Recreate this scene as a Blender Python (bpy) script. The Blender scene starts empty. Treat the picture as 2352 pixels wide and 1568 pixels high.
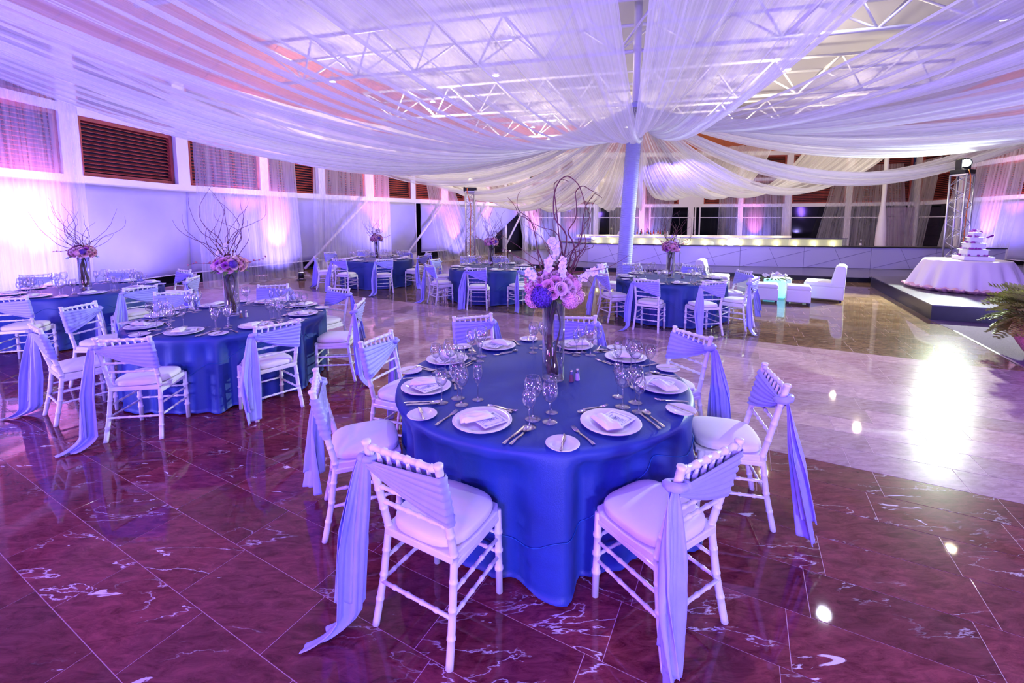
import bpy, math, random
from mathutils import Vector, Matrix
C = bpy.context.scene.collection
sc = bpy.context.scene
PI = math.pi
R = math.radians

# ---------------------------------------------------------------- camera
F, TILT, PY, HC = 1002.6, R(5.514), 604.4, 1.879
cd = bpy.data.cameras.new('camera')
cam = bpy.data.objects.new('camera', cd); C.objects.link(cam)
cd.sensor_width = 36.0; cd.lens = 36.0*F/2352; cd.shift_y = -(784-PY)/2352
cd.clip_start = .05; cd.clip_end = 200
cam.location = (0, 0, HC); cam.rotation_euler = (PI/2-TILT, 0, 0)
sc.camera = cam
# ---------------------------------------------------------------- world, exposure
w = bpy.data.worlds.new('world'); sc.world = w; w.use_nodes = True
w.node_tree.nodes['Background'].inputs[0].default_value = (.10, .08, .30, 1)
w.node_tree.nodes['Background'].inputs[1].default_value = .12
sc.view_settings.view_transform = 'Standard'; sc.view_settings.look = 'None'
sc.view_settings.gamma = 1; sc.view_settings.use_curve_mapping = False
sc.view_settings.exposure = -0.2
sc.cycles.transparent_max_bounces = 16
sc.cycles.max_bounces = 5; sc.cycles.diffuse_bounces = 2; sc.cycles.glossy_bounces = 3
sc.cycles.use_adaptive_sampling = True; sc.cycles.adaptive_threshold = .08; sc.cycles.adaptive_min_samples = 12; sc.cycles.use_denoising = True
sc.cycles.caustics_reflective = False; sc.cycles.caustics_refractive = False
sc.cycles.sample_clamp_indirect = 8

# ---------------------------------------------------------------- lights
def aim(o, tgt):
    o.rotation_euler = (Vector(tgt)-o.location).to_track_quat('-Z', 'Y').to_euler()
def area(name, loc, tgt, col, power, size):
    l = bpy.data.lights.new(name, 'AREA'); l.color = col; l.energy = power; l.size = size; l.shape = 'DISK'
    o = bpy.data.objects.new(name, l); C.objects.link(o); o.location = loc; aim(o, tgt)
    return o
def spot(name, loc, tgt, col, power, deg, blend=.5, rad=.06):
    l = bpy.data.lights.new(name, 'SPOT'); l.color = col; l.energy = power; l.spot_size = R(deg); l.spot_blend = blend
    l.shadow_soft_size = rad
    o = bpy.data.objects.new(name, l); C.objects.link(o); o.location = loc; aim(o, tgt)
    return o
def point(name, loc, col, power, rad=.08):
    l = bpy.data.lights.new(name, 'POINT'); l.color = col; l.energy = power; l.shadow_soft_size = rad
    o = bpy.data.objects.new(name, l); C.objects.link(o); o.location = loc
    return o
BLUE = (.20, .16, 1.0); VIO = (.36, .22, 1.0); LAV = (.66, .52, 1.0); WARM = (1.0, .86, .55); MAG = (1.0, .16, .62)
# unseen wash lights behind and beside the photographer
area('wash_light_behind', (-1.5, -4.5, 3.0), (0.5, 4, 1.0), (.16, .09, 1.0), 900, 1.6)
area('wash_light_left', (-8.6, -1.5, 2.6), (-2, 6, 1.2), (.22, .10, 1.0), 620, 1.2)
area('wash_light_right', (9.0, -1.0, 3.0), (2, 6, 1.4), (.26, .12, 1.0), 300, 1.2)
spot('magenta_wash_left', (-5.5, -3.8, 4.2), (-1.2, 1.0, 0), (1.0, .04, .62), 560, 62, .9, .15)
area('magenta_wash_soft', (-6.5, -3.5, 2.4), (-1, 3.5, .3), (1.0, .07, .55), 50, .8)
area('bar_fill', (4.5, 12.5, 3.0), (7.5, 17.5, .6), (.20, .13, 1.0), 260, .6)  # added fill with no fixture, brightens the bar front
area('left_wall_fill', (-5.0, 9.0, 2.9), (-9.5, 12.5, 1.6), (.18, .10, 1.0), 150, .6)  # unseen fill aimed at the left wall to brighten its panels
# uplighting of the canopy
area('canopy_wash_left', (-7.5, 1.5, .5), (-3, 6, 6), (.36, .30, 1.0), 440, .8)
area('canopy_wash_near', (1.5, -3.5, .5), (2, 3, 6), (.44, .39, 1.0), 430, .8)
area('canopy_wash_right', (9.6, 2.5, .5), (5, 7, 6), (.38, .31, 1.0), 330, .8)
# unseen fill spots added above the canopy for top light
spot('roof_fill_near', (1.0, 3.0, 6.9), (1.0, 3.2, 0), (.92, .86, 1.0), 420, 150, .6, .12)
spot('roof_fill_mid', (-4.0, 9.0, 6.9), (-4, 9.2, 0), (.78, .74, 1.0), 280, 150, .6, .12)
spot('roof_fill_right', (7.0, 9.0, 6.9), (7, 9.2, 0), (.80, .78, 1.0), 260, 150, .6, .12)
# moving head beam from the right-hand tower over the floor and tables
spot('tower_beam_right', (11.90, 11.66, 3.41), (4.6, 7.6, 0), (.84, 1.0, .76), 7000, 66, .35, .10)
spot('tower_beam_left', (-1.45, 14.9, 3.25), (-1, 21, 5), (1, .86, .6), 260, 70, .5, .08)

# ---------------------------------------------------------------- materials
def new_mat(name):
    m = bpy.data.materials.new(name); m.use_nodes = True
    nt = m.node_tree
    return m, nt, nt.nodes, nt.links, nt.nodes['Principled BSDF']
def mat(name, col, rough=.5, metal=0., bump=0., bscale=60., var=0., vscale=8., coat=0., emit=None, estr=0., sss=0., sheen=0.):
    m, nt, N, L, b = new_mat(name)
    b.inputs['Base Color'].default_value = (*col, 1); b.inputs['Roughness'].default_value = rough
    b.inputs['Metallic'].default_value = metal; b.inputs['Coat Weight'].default_value = coat
    b.inputs['Sheen Weight'].default_value = sheen
    if sss:
        b.inputs['Subsurface Weight'].default_value = sss; b.inputs['Subsurface Radius'].default_value = (.01, .01, .01)
    if emit: b.inputs['Emission Color'].default_value = (*emit, 1); b.inputs['Emission Strength'].default_value = estr
    tc = N.new('ShaderNodeTexCoord')
    if var:
        n = N.new('ShaderNodeTexNoise'); n.inputs['Scale'].default_value = vscale; n.inputs['Detail'].default_value = 4
        L.new(tc.outputs['Object'], n.inputs['Vector'])
        r = N.new('ShaderNodeValToRGB')
        r.color_ramp.elements[0].position = .3; r.color_ramp.elements[1].position = .7
        r.color_ramp.elements[0].color = (*[max(0, c*(1-var)) for c in col], 1)
        r.color_ramp.elements[1].color = (*[min(1, c*(1+var)) for c in col], 1)
        L.new(n.outputs[0], r.inputs[0]); L.new(r.outputs[0], b.inputs['Base Color'])
    if bump:
        n2 = N.new('ShaderNodeTexNoise'); n2.inputs['Scale'].default_value = bscale; n2.inputs['Detail'].default_value = 5
        L.new(tc.outputs['Object'], n2.inputs['Vector'])
        bm = N.new('ShaderNodeBump'); bm.inputs['Strength'].default_value = bump; bm.inputs['Distance'].default_value = .01
        L.new(n2.outputs[0], bm.inputs['Height']); L.new(bm.outputs[0], b.inputs['Normal'])
    return m
def thin_glass(name, tint=(1, 1, 1), base=.085, edge=1.0):
    m = bpy.data.materials.new(name); m.use_nodes = True; nt = m.node_tree; N = nt.nodes; L = nt.links
    N.remove(N['Principled BSDF']); out = N['Material Output']
    t = N.new('ShaderNodeBsdfTransparent'); t.inputs[0].default_value = (*tint, 1)
    g = N.new('ShaderNodeBsdfGlossy'); g.inputs['Roughness'].default_value = .03
    lw = N.new('ShaderNodeLayerWeight'); lw.inputs[0].default_value = .35
    p = N.new('ShaderNodeMath'); p.operation = 'POWER'; p.inputs[1].default_value = .95
    ml = N.new('ShaderNodeMath'); ml.operation = 'MULTIPLY_ADD'; ml.inputs[1].default_value = edge; ml.inputs[2].default_value = base
    L.new(lw.outputs['Facing'], p.inputs[0]); L.new(p.outputs[0], ml.inputs[0])
    mx = N.new('ShaderNodeMixShader'); L.new(ml.outputs[0], mx.inputs[0]); L.new(t.outputs[0], mx.inputs[1]); L.new(g.outputs[0], mx.inputs[2])
    L.new(mx.outputs[0], out.inputs[0])
    return m
def sheer(name, col, lo, hi, su, sv, power=1.0, rough_streak=.5):
    """translucent woven fabric: transparent holes + diffuse/translucent threads, denser where folds run (uv streaks)"""
    m = bpy.data.materials.new(name); m.use_nodes = True; nt = m.node_tree; N = nt.nodes; L = nt.links
    N.remove(N['Principled BSDF']); out = N['Material Output']
    t = N.new('ShaderNodeBsdfTransparent')
    d = N.new('ShaderNodeBsdfDiffuse'); d.inputs[0].default_value = (*col, 1)
    tr = N.new('ShaderNodeBsdfTranslucent'); tr.inputs[0].default_value = (*col, 1)
    ds = N.new('ShaderNodeMixShader'); ds.inputs[0].default_value = .45
    L.new(d.outputs[0], ds.inputs[1]); L.new(tr.outputs[0], ds.inputs[2])
    uv = N.new('ShaderNodeUVMap'); uv.uv_map = 'uv'
    mp = N.new('ShaderNodeMapping'); mp.inputs['Scale'].default_value = (su, sv, 1)
    L.new(uv.outputs[0], mp.inputs[0])
    n = N.new('ShaderNodeTexNoise'); n.inputs['Scale'].default_value = 1.0; n.inputs['Detail'].default_value = 5; n.inputs['Roughness'].default_value = .62
    L.new(mp.outputs[0], n.inputs['Vector'])
    mr = N.new('ShaderNodeMapRange'); mr.inputs[1].default_value = .36; mr.inputs[2].default_value = .68
    mr.inputs[3].default_value = lo; mr.inputs[4].default_value = hi
    L.new(n.outputs[0], mr.inputs[0])
    lw = N.new('ShaderNodeLayerWeight'); lw.inputs[0].default_value = .5
    pw = N.new('ShaderNodeMath'); pw.operation = 'POWER'; pw.inputs[1].default_value = 3.
    L.new(lw.outputs['Facing'], pw.inputs[0])
    ad = N.new('ShaderNodeMath'); ad.operation = 'MULTIPLY_ADD'; ad.inputs[1].default_value = .35; ad.use_clamp = True
    L.new(pw.outputs[0], ad.inputs[0]); L.new(mr.outputs[0], ad.inputs[2])
    mx = N.new('ShaderNodeMixShader'); L.new(ad.outputs[0], mx.inputs[0]); L.new(t.outputs[0], mx.inputs[1]); L.new(ds.outputs[0], mx.inputs[2])
    L.new(mx.outputs[0], out.inputs[0])
    return m
def marble(name, dark, light, vein, spread, rnd_from_attr, patchy=.6, rough=.09):
    m, nt, N, L, b = new_mat(name)
    tc = N.new('ShaderNodeNewGeometry')
    if rnd_from_attr:
        a = N.new('ShaderNodeAttribute'); a.attribute_name = 'rnd'; rv = a.outputs['Fac']
    else:
        a = N.new('ShaderNodeObjectInfo'); rv = a.outputs['Random']
    mul = N.new('ShaderNodeMath'); mul.operation = 'MULTIPLY'; mul.inputs[1].default_value = 37.
    L.new(rv, mul.inputs[0])
    cmb = N.new('ShaderNodeCombineXYZ')
    for k in range(3): L.new(mul.outputs[0], cmb.inputs[k])
    add = N.new('ShaderNodeVectorMath'); add.operation = 'ADD'
    L.new(tc.outputs['Position'], add.inputs[0]); L.new(cmb.outputs[0], add.inputs[1])
    # stretch along a direction that varies per tile
    mp = N.new('ShaderNodeMapping'); mp.inputs['Rotation'].default_value = (0, 0, R(-34)); mp.inputs['Scale'].default_value = (1.0, 3.2, 1)
    L.new(add.outputs[0], mp.inputs[0])
    n1 = N.new('ShaderNodeTexNoise'); n1.inputs['Scale'].default_value = 7; n1.inputs['Detail'].default_value = 12; n1.inputs['Roughness'].default_value = .78
    n1.inputs['Distortion'].default_value = .7
    L.new(mp.outputs[0], n1.inputs['Vector'])
    r1 = N.new('ShaderNodeValToRGB'); r1.color_ramp.elements[0].position = .38; r1.color_ramp.elements[1].position = .62
    r1.color_ramp.elements[0].color = (*dark, 1); r1.color_ramp.elements[1].color = (*light, 1)
    L.new(n1.outputs[0], r1.inputs[0])
    # fine veins: thin band of a distorted noise
    n2 = N.new('ShaderNodeTexNoise'); n2.inputs['Scale'].default_value = 1.3; n2.inputs['Detail'].default_value = 7; n2.inputs['Distortion'].default_value = .35; n2.inputs['Roughness'].default_value = .55
    L.new(mp.outputs[0], n2.inputs['Vector'])
    s = N.new('ShaderNodeMath'); s.operation = 'SUBTRACT'; s.inputs[1].default_value = .5; L.new(n2.outputs[0], s.inputs[0])
    ab = N.new('ShaderNodeMath'); ab.operation = 'ABSOLUTE'; L.new(s.outputs[0], ab.inputs[0])
    v = N.new('ShaderNodeMapRange'); v.inputs[1].default_value = 0; v.inputs[2].default_value = .0065; v.inputs[3].default_value = 1; v.inputs[4].default_value = 0
    L.new(ab.outputs[0], v.inputs[0])
    n3 = N.new('ShaderNodeTexNoise'); n3.inputs['Scale'].default_value = 1.5; n3.inputs['Detail'].default_value = 3
    L.new(add.outputs[0], n3.inputs['Vector'])
    g3 = N.new('ShaderNodeMapRange'); g3.inputs[1].default_value = .5; g3.inputs[2].default_value = .62; L.new(n3.outputs[0], g3.inputs[0])
    vv = N.new('ShaderNodeMath'); vv.operation = 'MULTIPLY'; L.new(v.outputs[0], vv.inputs[0]); L.new(g3.outputs[0], vv.inputs[1])
    # white calcite patches
    n4 = N.new('ShaderNodeTexNoise'); n4.inputs['Scale'].default_value = 3.4; n4.inputs['Detail'].default_value = 10; n4.inputs['Roughness'].default_value = .58; n4.inputs['Distortion'].default_value = 1.1
    L.new(mp.outputs[0], n4.inputs['Vector'])
    p4 = N.new('ShaderNodeMapRange'); p4.inputs[1].default_value = spread; p4.inputs[2].default_value = spread+.02; L.new(n4.outputs[0], p4.inputs[0])
    mxv = N.new('ShaderNodeMath'); mxv.operation = 'MAXIMUM'; L.new(vv.outputs[0], mxv.inputs[0]); L.new(p4.outputs[0], mxv.inputs[1])
    mv = N.new('ShaderNodeMath'); mv.operation = 'MULTIPLY'; mv.inputs[1].default_value = patchy; L.new(mxv.outputs[0], mv.inputs[0])
    mix = N.new('ShaderNodeMix'); mix.data_type = 'RGBA'; L.new(mv.outputs[0], mix.inputs[0]); L.new(r1.outputs[0], mix.inputs[6]); mix.inputs[7].default_value = (*vein, 1)
    # per-tile tone
    hsv = N.new('ShaderNodeHueSaturation'); vr = N.new('ShaderNodeMapRange'); vr.inputs[3].default_value = .8; vr.inputs[4].default_value = 1.22
    L.new(rv, vr.inputs[0]); L.new(vr.outputs[0], hsv.inputs['Value']); L.new(mix.outputs[2], hsv.inputs['Color'])
    L.new(hsv.outputs[0], b.inputs['Base Color'])
    b.inputs['Roughness'].default_value = .24; b.inputs['Specular IOR Level'].default_value = .012; b.inputs['Coat Weight'].default_value = .62; b.inputs['Coat Roughness'].default_value = .038; b.inputs['Coat IOR'].default_value = 1.6
    nb = N.new('ShaderNodeTexNoise'); nb.inputs['Scale'].default_value = 5; nb.inputs['Detail'].default_value = 2
    L.new(add.outputs[0], nb.inputs['Vector'])
    bm = N.new('ShaderNodeBump'); bm.inputs['Strength'].default_value = .03; bm.inputs['Distance'].default_value = .02
    L.new(nb.outputs[0], bm.inputs['Height']); L.new(bm.outputs[0], b.inputs['Normal'])
    return m
def plank_wood(name, a, c):
    m, nt, N, L, b = new_mat(name)
    tc = N.new('ShaderNodeTexCoord'); mp = N.new('ShaderNodeMapping'); mp.inputs['Scale'].default_value = (1, 12, 12)
    L.new(tc.outputs['Object'], mp.inputs[0]); n = N.new('ShaderNodeTexNoise'); n.inputs['Scale'].default_value = 3; n.inputs['Detail'].default_value = 6
    L.new(mp.outputs[0], n.inputs['Vector']); r = N.new('ShaderNodeValToRGB')
    r.color_ramp.elements[0].color = (*a, 1); r.color_ramp.elements[1].color = (*c, 1); L.new(n.outputs[0], r.inputs[0]); L.new(r.outputs[0], b.inputs['Base Color'])
    b.inputs['Roughness'].default_value = .4
    return m

M = {}
M['white'] = mat('white_lacquer', (.86, .84, .86), .35, coat=.2, bump=.04, bscale=40)
M['cushion'] = mat('cushion_fabric', (.88, .84, .86), .8, bump=.12, bscale=500, sheen=.2)
M['sash'] = mat('periwinkle_satin', (.40, .40, .90), .5, bump=.1, bscale=240, var=.06, vscale=14, sheen=.15)
M['cloth'] = mat('blue_satin_cloth', (.016, .050, .25), .5, bump=.12, bscale=160, var=.10, vscale=3, sheen=.0)
M['cloth_hem'] = mat('blue_satin_hem', (.012, .10, .36), .5, var=.1)
M['porcelain'] = mat('porcelain', (.86, .84, .86), .12, coat=.5, var=.02)
M['napkin'] = mat('napkin_linen', (.90, .88, .92), .85, bump=.15, bscale=300)
M['paper'] = mat('menu_paper', (.88, .88, .92), .7, bump=.03)
M['ink'] = mat('menu_ink', (.14, .18, .36), .7, var=.1)
M['steel'] = mat('polished_steel', (.86, .80, .80), .16, metal=1, var=.03)
M['glass'] = thin_glass('wine_glass')
M['glass_stem'] = thin_glass('glass_stem', (1, 1, 1), .24, .7)
M['vase_glass'] = thin_glass('vase_glass', (.98, .98, 1), .03, .8)
M['vase_base'] = mat('vase_glass_base', (.55, .50, .75), .08, coat=.6, var=.1)
M['water'] = thin_glass('water_film', (.9, .92, 1), .06, .4)
M['branch'] = mat('willow_bark', (.12, .025, .035), .6, bump=.3, bscale=80, var=.3)
M['trunk'] = mat('twisted_wood', (.10, .055, .025), .6, bump=.4, bscale=60, var=.35, vscale=20)
M['rose_pink'] = mat('pink_rose', (.74, .34, .44), .6, var=.12, vscale=30)
M['rose_pale'] = mat('pale_rose', (.80, .52, .54), .6, var=.08, vscale=30)
M['rose_purple'] = mat('purple_rose', (.42, .06, .42), .6, var=.2, vscale=30)
M['hydrangea'] = mat('purple_hydrangea', (.09, .025, .30), .6, var=.35, vscale=40)
M['hydrangea_pink'] = mat('pink_hydrangea', (.85, .38, .48), .6, var=.2, vscale=40)
M['orchid'] = mat('white_orchid', (.82, .74, .78), .5, var=.05)
M['bud'] = mat('orchid_bud', (.55, .16, .18), .5, var=.2)
M['leaf'] = mat('leaf_green', (.10, .20, .04), .5, var=.35, vscale=20)
M['fern'] = mat('fern_leaf', (.46, .50, .12), .5, var=.4, vscale=9)
M['salt'] = mat('salt_grains', (.8, .76, .74), .8, bump=.3, bscale=500)
M['pepper'] = mat('pepper_grains', (.28, .16, .14), .8, bump=.3, bscale=500)
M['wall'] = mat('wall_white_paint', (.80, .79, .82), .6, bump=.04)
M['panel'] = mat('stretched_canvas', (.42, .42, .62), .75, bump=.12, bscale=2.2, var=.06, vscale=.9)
M['louvre'] = mat('louvre_wood', (.32, .05, .035), .45, bump=.1, bscale=60, var=.25, vscale=6)
M['black'] = mat('matt_black', (.008, .008, .012), .5, bump=.03)
M['night'] = mat('night_glass', (.004, .005, .008), .06, var=.3, vscale=.4)
M['ceil'] = mat('ceiling_white', (.52, .50, .62), .7, bump=.03)
M['soffit'] = plank_wood('soffit_wood', (.46, .12, .03), (.62, .20, .05))
M['tube'] = mat('truss_white', (.86, .86, .88), .4, var=.02)
M['alu'] = mat('aluminium', (.72, .72, .78), .3, metal=.85, bump=.03)
M['wrap'] = mat('pillar_wrap_fabric', (.50, .52, .86), .8, bump=.2, bscale=50, var=.06)
M['canopy'] = sheer('canopy_sheer', (.86, .85, .95), .36, .60, 150, .7)
M['curtain'] = sheer('curtain_sheer', (.86, .86, .94), .20, .50, 34, .6)
M['floor_red'] = marble('red_marble', (.095, .009, .018), (.25, .048, .062), (.85, .78, .80), .675, False, .8)  # blue of the canopy reflection mixed into the stone colour, far copy too
M['floor_red_far'] = marble('red_marble_far', (.095, .009, .018), (.25, .048, .062), (.85, .78, .80), .675, True, .8)
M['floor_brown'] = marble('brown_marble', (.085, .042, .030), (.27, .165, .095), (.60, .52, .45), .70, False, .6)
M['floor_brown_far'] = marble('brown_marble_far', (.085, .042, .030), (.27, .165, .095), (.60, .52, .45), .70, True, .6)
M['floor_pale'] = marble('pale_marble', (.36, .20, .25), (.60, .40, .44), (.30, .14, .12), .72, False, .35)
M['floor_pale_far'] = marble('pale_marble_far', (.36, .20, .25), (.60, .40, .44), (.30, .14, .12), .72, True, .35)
M['grout'] = mat('grout', (.70, .42, .52), .6)
M['carpet'] = mat('purple_carpet', (.12, .07, .16), .95, bump=.5, bscale=220, var=.2, vscale=60)
M['stone'] = mat('purple_stone', (.34, .24, .38), .6, bump=.2, bscale=20, var=.15)
M['stage'] = mat('stage_top', (.13, .12, .15), .22, bump=.03, bscale=12, var=.15, vscale=2)
M['stage_dark'] = mat('stage_fascia', (.012, .014, .02), .3, var=.2)
M['bar'] = mat('bar_white_panel', (.66, .64, .78), .35, bump=.04, bscale=60)
M['bar_joint'] = mat('bar_joint', (.22, .20, .34), .5)
M['bar_top'] = mat('bar_top_steel', (.50, .50, .52), .25, metal=.8)
M['frost'] = mat('frosted_case_back', (.80, .78, .66), .5, emit=(1, .86, .42), estr=.42)
M['case_glass'] = thin_glass('case_glass', (.9, .95, .92), .08, .5)
M['lamp'] = mat('lamp_glow', (1, .9, .6), .5, emit=(1, .84, .42), estr=5)
M['ceil_lamp'] = mat('ceiling_lamp_glow', (1, .95, .8), .5, emit=(1, .93, .74), estr=60)
M['lens_white'] = mat('beam_lens', (1, 1, .95), .3, emit=(.9, 1.0, .86), estr=140)
M['lens_warm'] = mat('warm_lens', (1, .9, .7), .3, emit=(1, .86, .55), estr=14)
M['led'] = mat('led_lens', (.6, .5, 1), .3, emit=(.62, .45, 1), estr=30)
M['leather'] = mat('white_leatherette', (.84, .82, .84), .38, bump=.1, bscale=90)
M['glow_cube'] = mat('glow_cube', (.55, .85, .95), .4, emit=(.10, .62, .95), estr=1.5)
M['orange'] = mat('orange_cable', (.9, .22, .03), .5)
M['cake_cloth'] = mat('pink_white_cloth', (.84, .72, .78), .7, bump=.06, bscale=60)
M['cake_skirt'] = mat('pink_underskirt', (.86, .48, .52), .6, bump=.2, bscale=40)
M['icing'] = mat('white_icing', (.90, .86, .88), .45, bump=.1, bscale=60)
M['pot'] = mat('pink_pot', (.55, .22, .38), .6, bump=.6, bscale=70, var=.5, vscale=40)
for nm, c in dict(amber=(.45, .12, .01), green=(.02, .14, .04), red=(.4, .01, .02), clear=(.6, .6, .65), blue=(.03, .06, .3)).items():
    M['bottle_'+nm] = mat('bottle_'+nm, c, .1, coat=.5, var=.1)
M['label'] = mat('bottle_label', (.75, .68, .55), .6, var=.1)

# ---------------------------------------------------------------- mesh helpers
class MB:
    def __init__(s): s.v = []; s.f = []; s.uv = None
    def add(s, vs, fs):
        n = len(s.v); s.v += [tuple(p) for p in vs]; s.f += [tuple(i+n for i in f) for f in fs]
    def box(s, c, d, rz=0., taper=1.):
        cx, cy, cz = c; dx, dy, dz = d[0]/2, d[1]/2, d[2]/2; co, si = math.cos(rz), math.sin(rz)
        vs = []
        for z in (-1, 1):
            t = taper if z > 0 else 1
            for a, b in ((-1, -1), (1, -1), (1, 1), (-1, 1)):
                x, y = a*dx*t, b*dy*t
                vs.append((cx+co*x-si*y, cy+si*x+co*y, cz+z*dz))
        s.add(vs, [(3, 2, 1, 0), (4, 5, 6, 7), (0, 1, 5, 4), (1, 2, 6, 5), (2, 3, 7, 6), (3, 0, 4, 7)])
        return s
    def tube(s, pts, rad, n=8, caps=True):
        pts = [Vector(p) for p in pts]; k = len(pts)
        if not hasattr(rad, '__len__'): rad = [rad]*k
        rings = []; prev = None
        for i, p in enumerate(pts):
            t = (pts[min(i+1, k-1)]-pts[max(i-1, 0)])
            t = t.normalized() if t.length > 1e-9 else Vector((0, 0, 1))
            if prev is None:
                a = Vector((0, 0, 1)) if abs(t.z) < .9 else Vector((1, 0, 0))
                u = t.cross(a).normalized()
            else:
                u = (prev - t*prev.dot(t)).normalized()
            prev = u; v = t.cross(u)
            rings.append([p+(u*math.cos(2*PI*j/n)+v*math.sin(2*PI*j/n))*rad[i] for j in range(n)])
        vs = [q for r in rings for q in r]
        fs = [(i*n+j, i*n+(j+1) % n, (i+1)*n+(j+1) % n, (i+1)*n+j) for i in range(k-1) for j in range(n)]
        if caps: fs += [tuple(range(n-1, -1, -1)), tuple((k-1)*n+j for j in range(n))]
        s.add(vs, fs); return s
    def lathe(s, prof, n=16, c=(0, 0, 0), sx=1, sy=1):
        vs = []; k = len(prof)
        for r, z in prof:
            for j in range(n):
                a = 2*PI*j/n; vs.append((c[0]+r*math.cos(a)*sx, c[1]+r*math.sin(a)*sy, c[2]+z))
        fs = [(i*n+j, i*n+(j+1) % n, (i+1)*n+(j+1) % n, (i+1)*n+j) for i in range(k-1) for j in range(n)]
        s.add(vs, fs); return s
    def grid(s, fn, nu, nv, closed_u=False, uvfn=None):
        vs = [fn(i/nu, j/nv) for j in range(nv+1) for i in range(nu+(0 if closed_u else 1))]
        wd = nu if closed_u else nu+1
        fs = []
        for j in range(nv):
            for i in range(nu):
                a = j*wd+i; b = j*wd+(i+1) % wd
                fs.append((a, b, b+wd, a+wd))
        if uvfn:
            s.uv = s.uv or {}
            n0 = len(s.f)
            for q, f in enumerate(fs):
                i, j = q % nu, q // nu
                s.uv[n0+q] = [uvfn(i/nu, j/nv), uvfn((i+1)/nu, j/nv), uvfn((i+1)/nu, (j+1)/nv), uvfn(i/nu, (j+1)/nv)]
        s.add(vs, fs); return s
    def mesh(s, name, m, smooth=True):
        me = bpy.data.meshes.new(name); me.from_pydata(s.v, [], s.f); me.update()
        for mm in (m if isinstance(m, (list, tuple)) else [m]): me.materials.append(M[mm])
        if s.uv:
            l = me.uv_layers.new(name='uv')
            for pi, uvs in s.uv.items():
                p = me.polygons[pi]
                for li, q in zip(p.loop_indices, uvs): l.data[li].uv = q
        if smooth: me.polygons.foreach_set('use_smooth', [True]*len(me.polygons))
        return me
    def obj(s, name, m, parent=None, smooth=True, loc=None, rz=None):
        return link(name, s.mesh(name, m, smooth), parent, loc, rz)
def link(name, me, parent=None, loc=None, rz=None):
    o = bpy.data.objects.new(name, me); C.objects.link(o)
    if parent is not None: o.parent = parent
    if loc is not None: o.location = loc
    if rz is not None: o.rotation_euler = (0, 0, rz)
    return o
def bevel(o, wd=.01, seg=3):
    b = o.modifiers.new('b', 'BEVEL'); b.width = wd; b.segments = seg; b.limit_method = 'ANGLE'; b.angle_limit = R(40)
    return o
def tag(o, label, cat, group=None, kind=None):
    if label: o['label'] = label
    if cat: o['category'] = cat
    if group: o['group'] = group
    if kind: o['kind'] = kind
    return o
def thing(name, label, cat, loc=(0, 0, 0), rz=0., group=None):
    o = link(name, None, None, loc, rz); return tag(o, label, cat, group)
def struct(o): o['kind'] = 'structure'; return o
def copy_tree(o, parent=None):
    c = o.copy(); C.objects.link(c); c.parent = parent
    for ch in list(o.children): copy_tree(ch, c)
    return c
def dup(o, loc, rz, label, group=None):
    c = copy_tree(o); c.location = loc; c.rotation_euler = (0, 0, rz); c['label'] = label
    if group: c['group'] = group
    return c
class Proto:
    """the first placing uses the object itself, later ones copies"""
    def __init__(s, o): s.o = o; s.used = False
    def place(s, loc, rz, label, group=None):
        if not s.used:
            s.used = True; o = s.o; o.location = loc; o.rotation_euler = (0, 0, rz); o['label'] = label
            if group: o['group'] = group
            return o
        return dup(s.o, loc, rz, label, group)
def simple(name, mb, m, cat, smooth=True):
    o = mb.obj(name, m, None, smooth); o['category'] = cat; return o

# ---------------------------------------------------------------- plan of the hall
W = [(-11, -6), (-10.6, 4), (-10.2, 10), (-9.9, 12.7), (-8.1, 17), (-6.3, 19.6), (-3.6, 22.8), (1.0, 28.2), (11.9, 27.8), (16.9, 27.1),
     (22.4, 24.5), (21.2, 20.3), (20.3, 17.0), (19.5, 8), (18, -6)]
SEG = []; s0 = 0.
for a, b in zip(W, W[1:]):
    L_ = math.dist(a, b); SEG.append((s0, L_, a, b)); s0 += L_
TOTAL = s0
def wall_at(s):
    for st, L_, a, b in SEG:
        if s <= st+L_ or (a, b) == (SEG[-1][2], SEG[-1][3]):
            t = (s-st)/L_; dx, dy = (b[0]-a[0])/L_, (b[1]-a[1])/L_
            return Vector((a[0]+(b[0]-a[0])*t, a[1]+(b[1]-a[1])*t, 0)), Vector((dx, dy, 0)), Vector((dy, -dx, 0))   # point, along, inward
def inside(x, y):
    c = False; P = W
    for i in range(len(P)):
        x1, y1 = P[i]; x2, y2 = P[(i+1) % len(P)]
        if (y1 > y) != (y2 > y) and x < (x2-x1)*(y-y1)/(y2-y1)+x1: c = not c
    return c
def ray_wall(px, py, dx, dy):
    best = 99
    for i in range(len(W)):
        x1, y1 = W[i]; x2, y2 = W[(i+1) % len(W)]
        ex, ey = x2-x1, y2-y1; den = dx*ey-dy*ex
        if abs(den) < 1e-9: continue
        t = ((x1-px)*ey-(y1-py)*ex)/den; u = ((x1-px)*dy-(y1-py)*dx)/den
        if t > 0 and 0 <= u <= 1: best = min(best, t)
    return best

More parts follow.
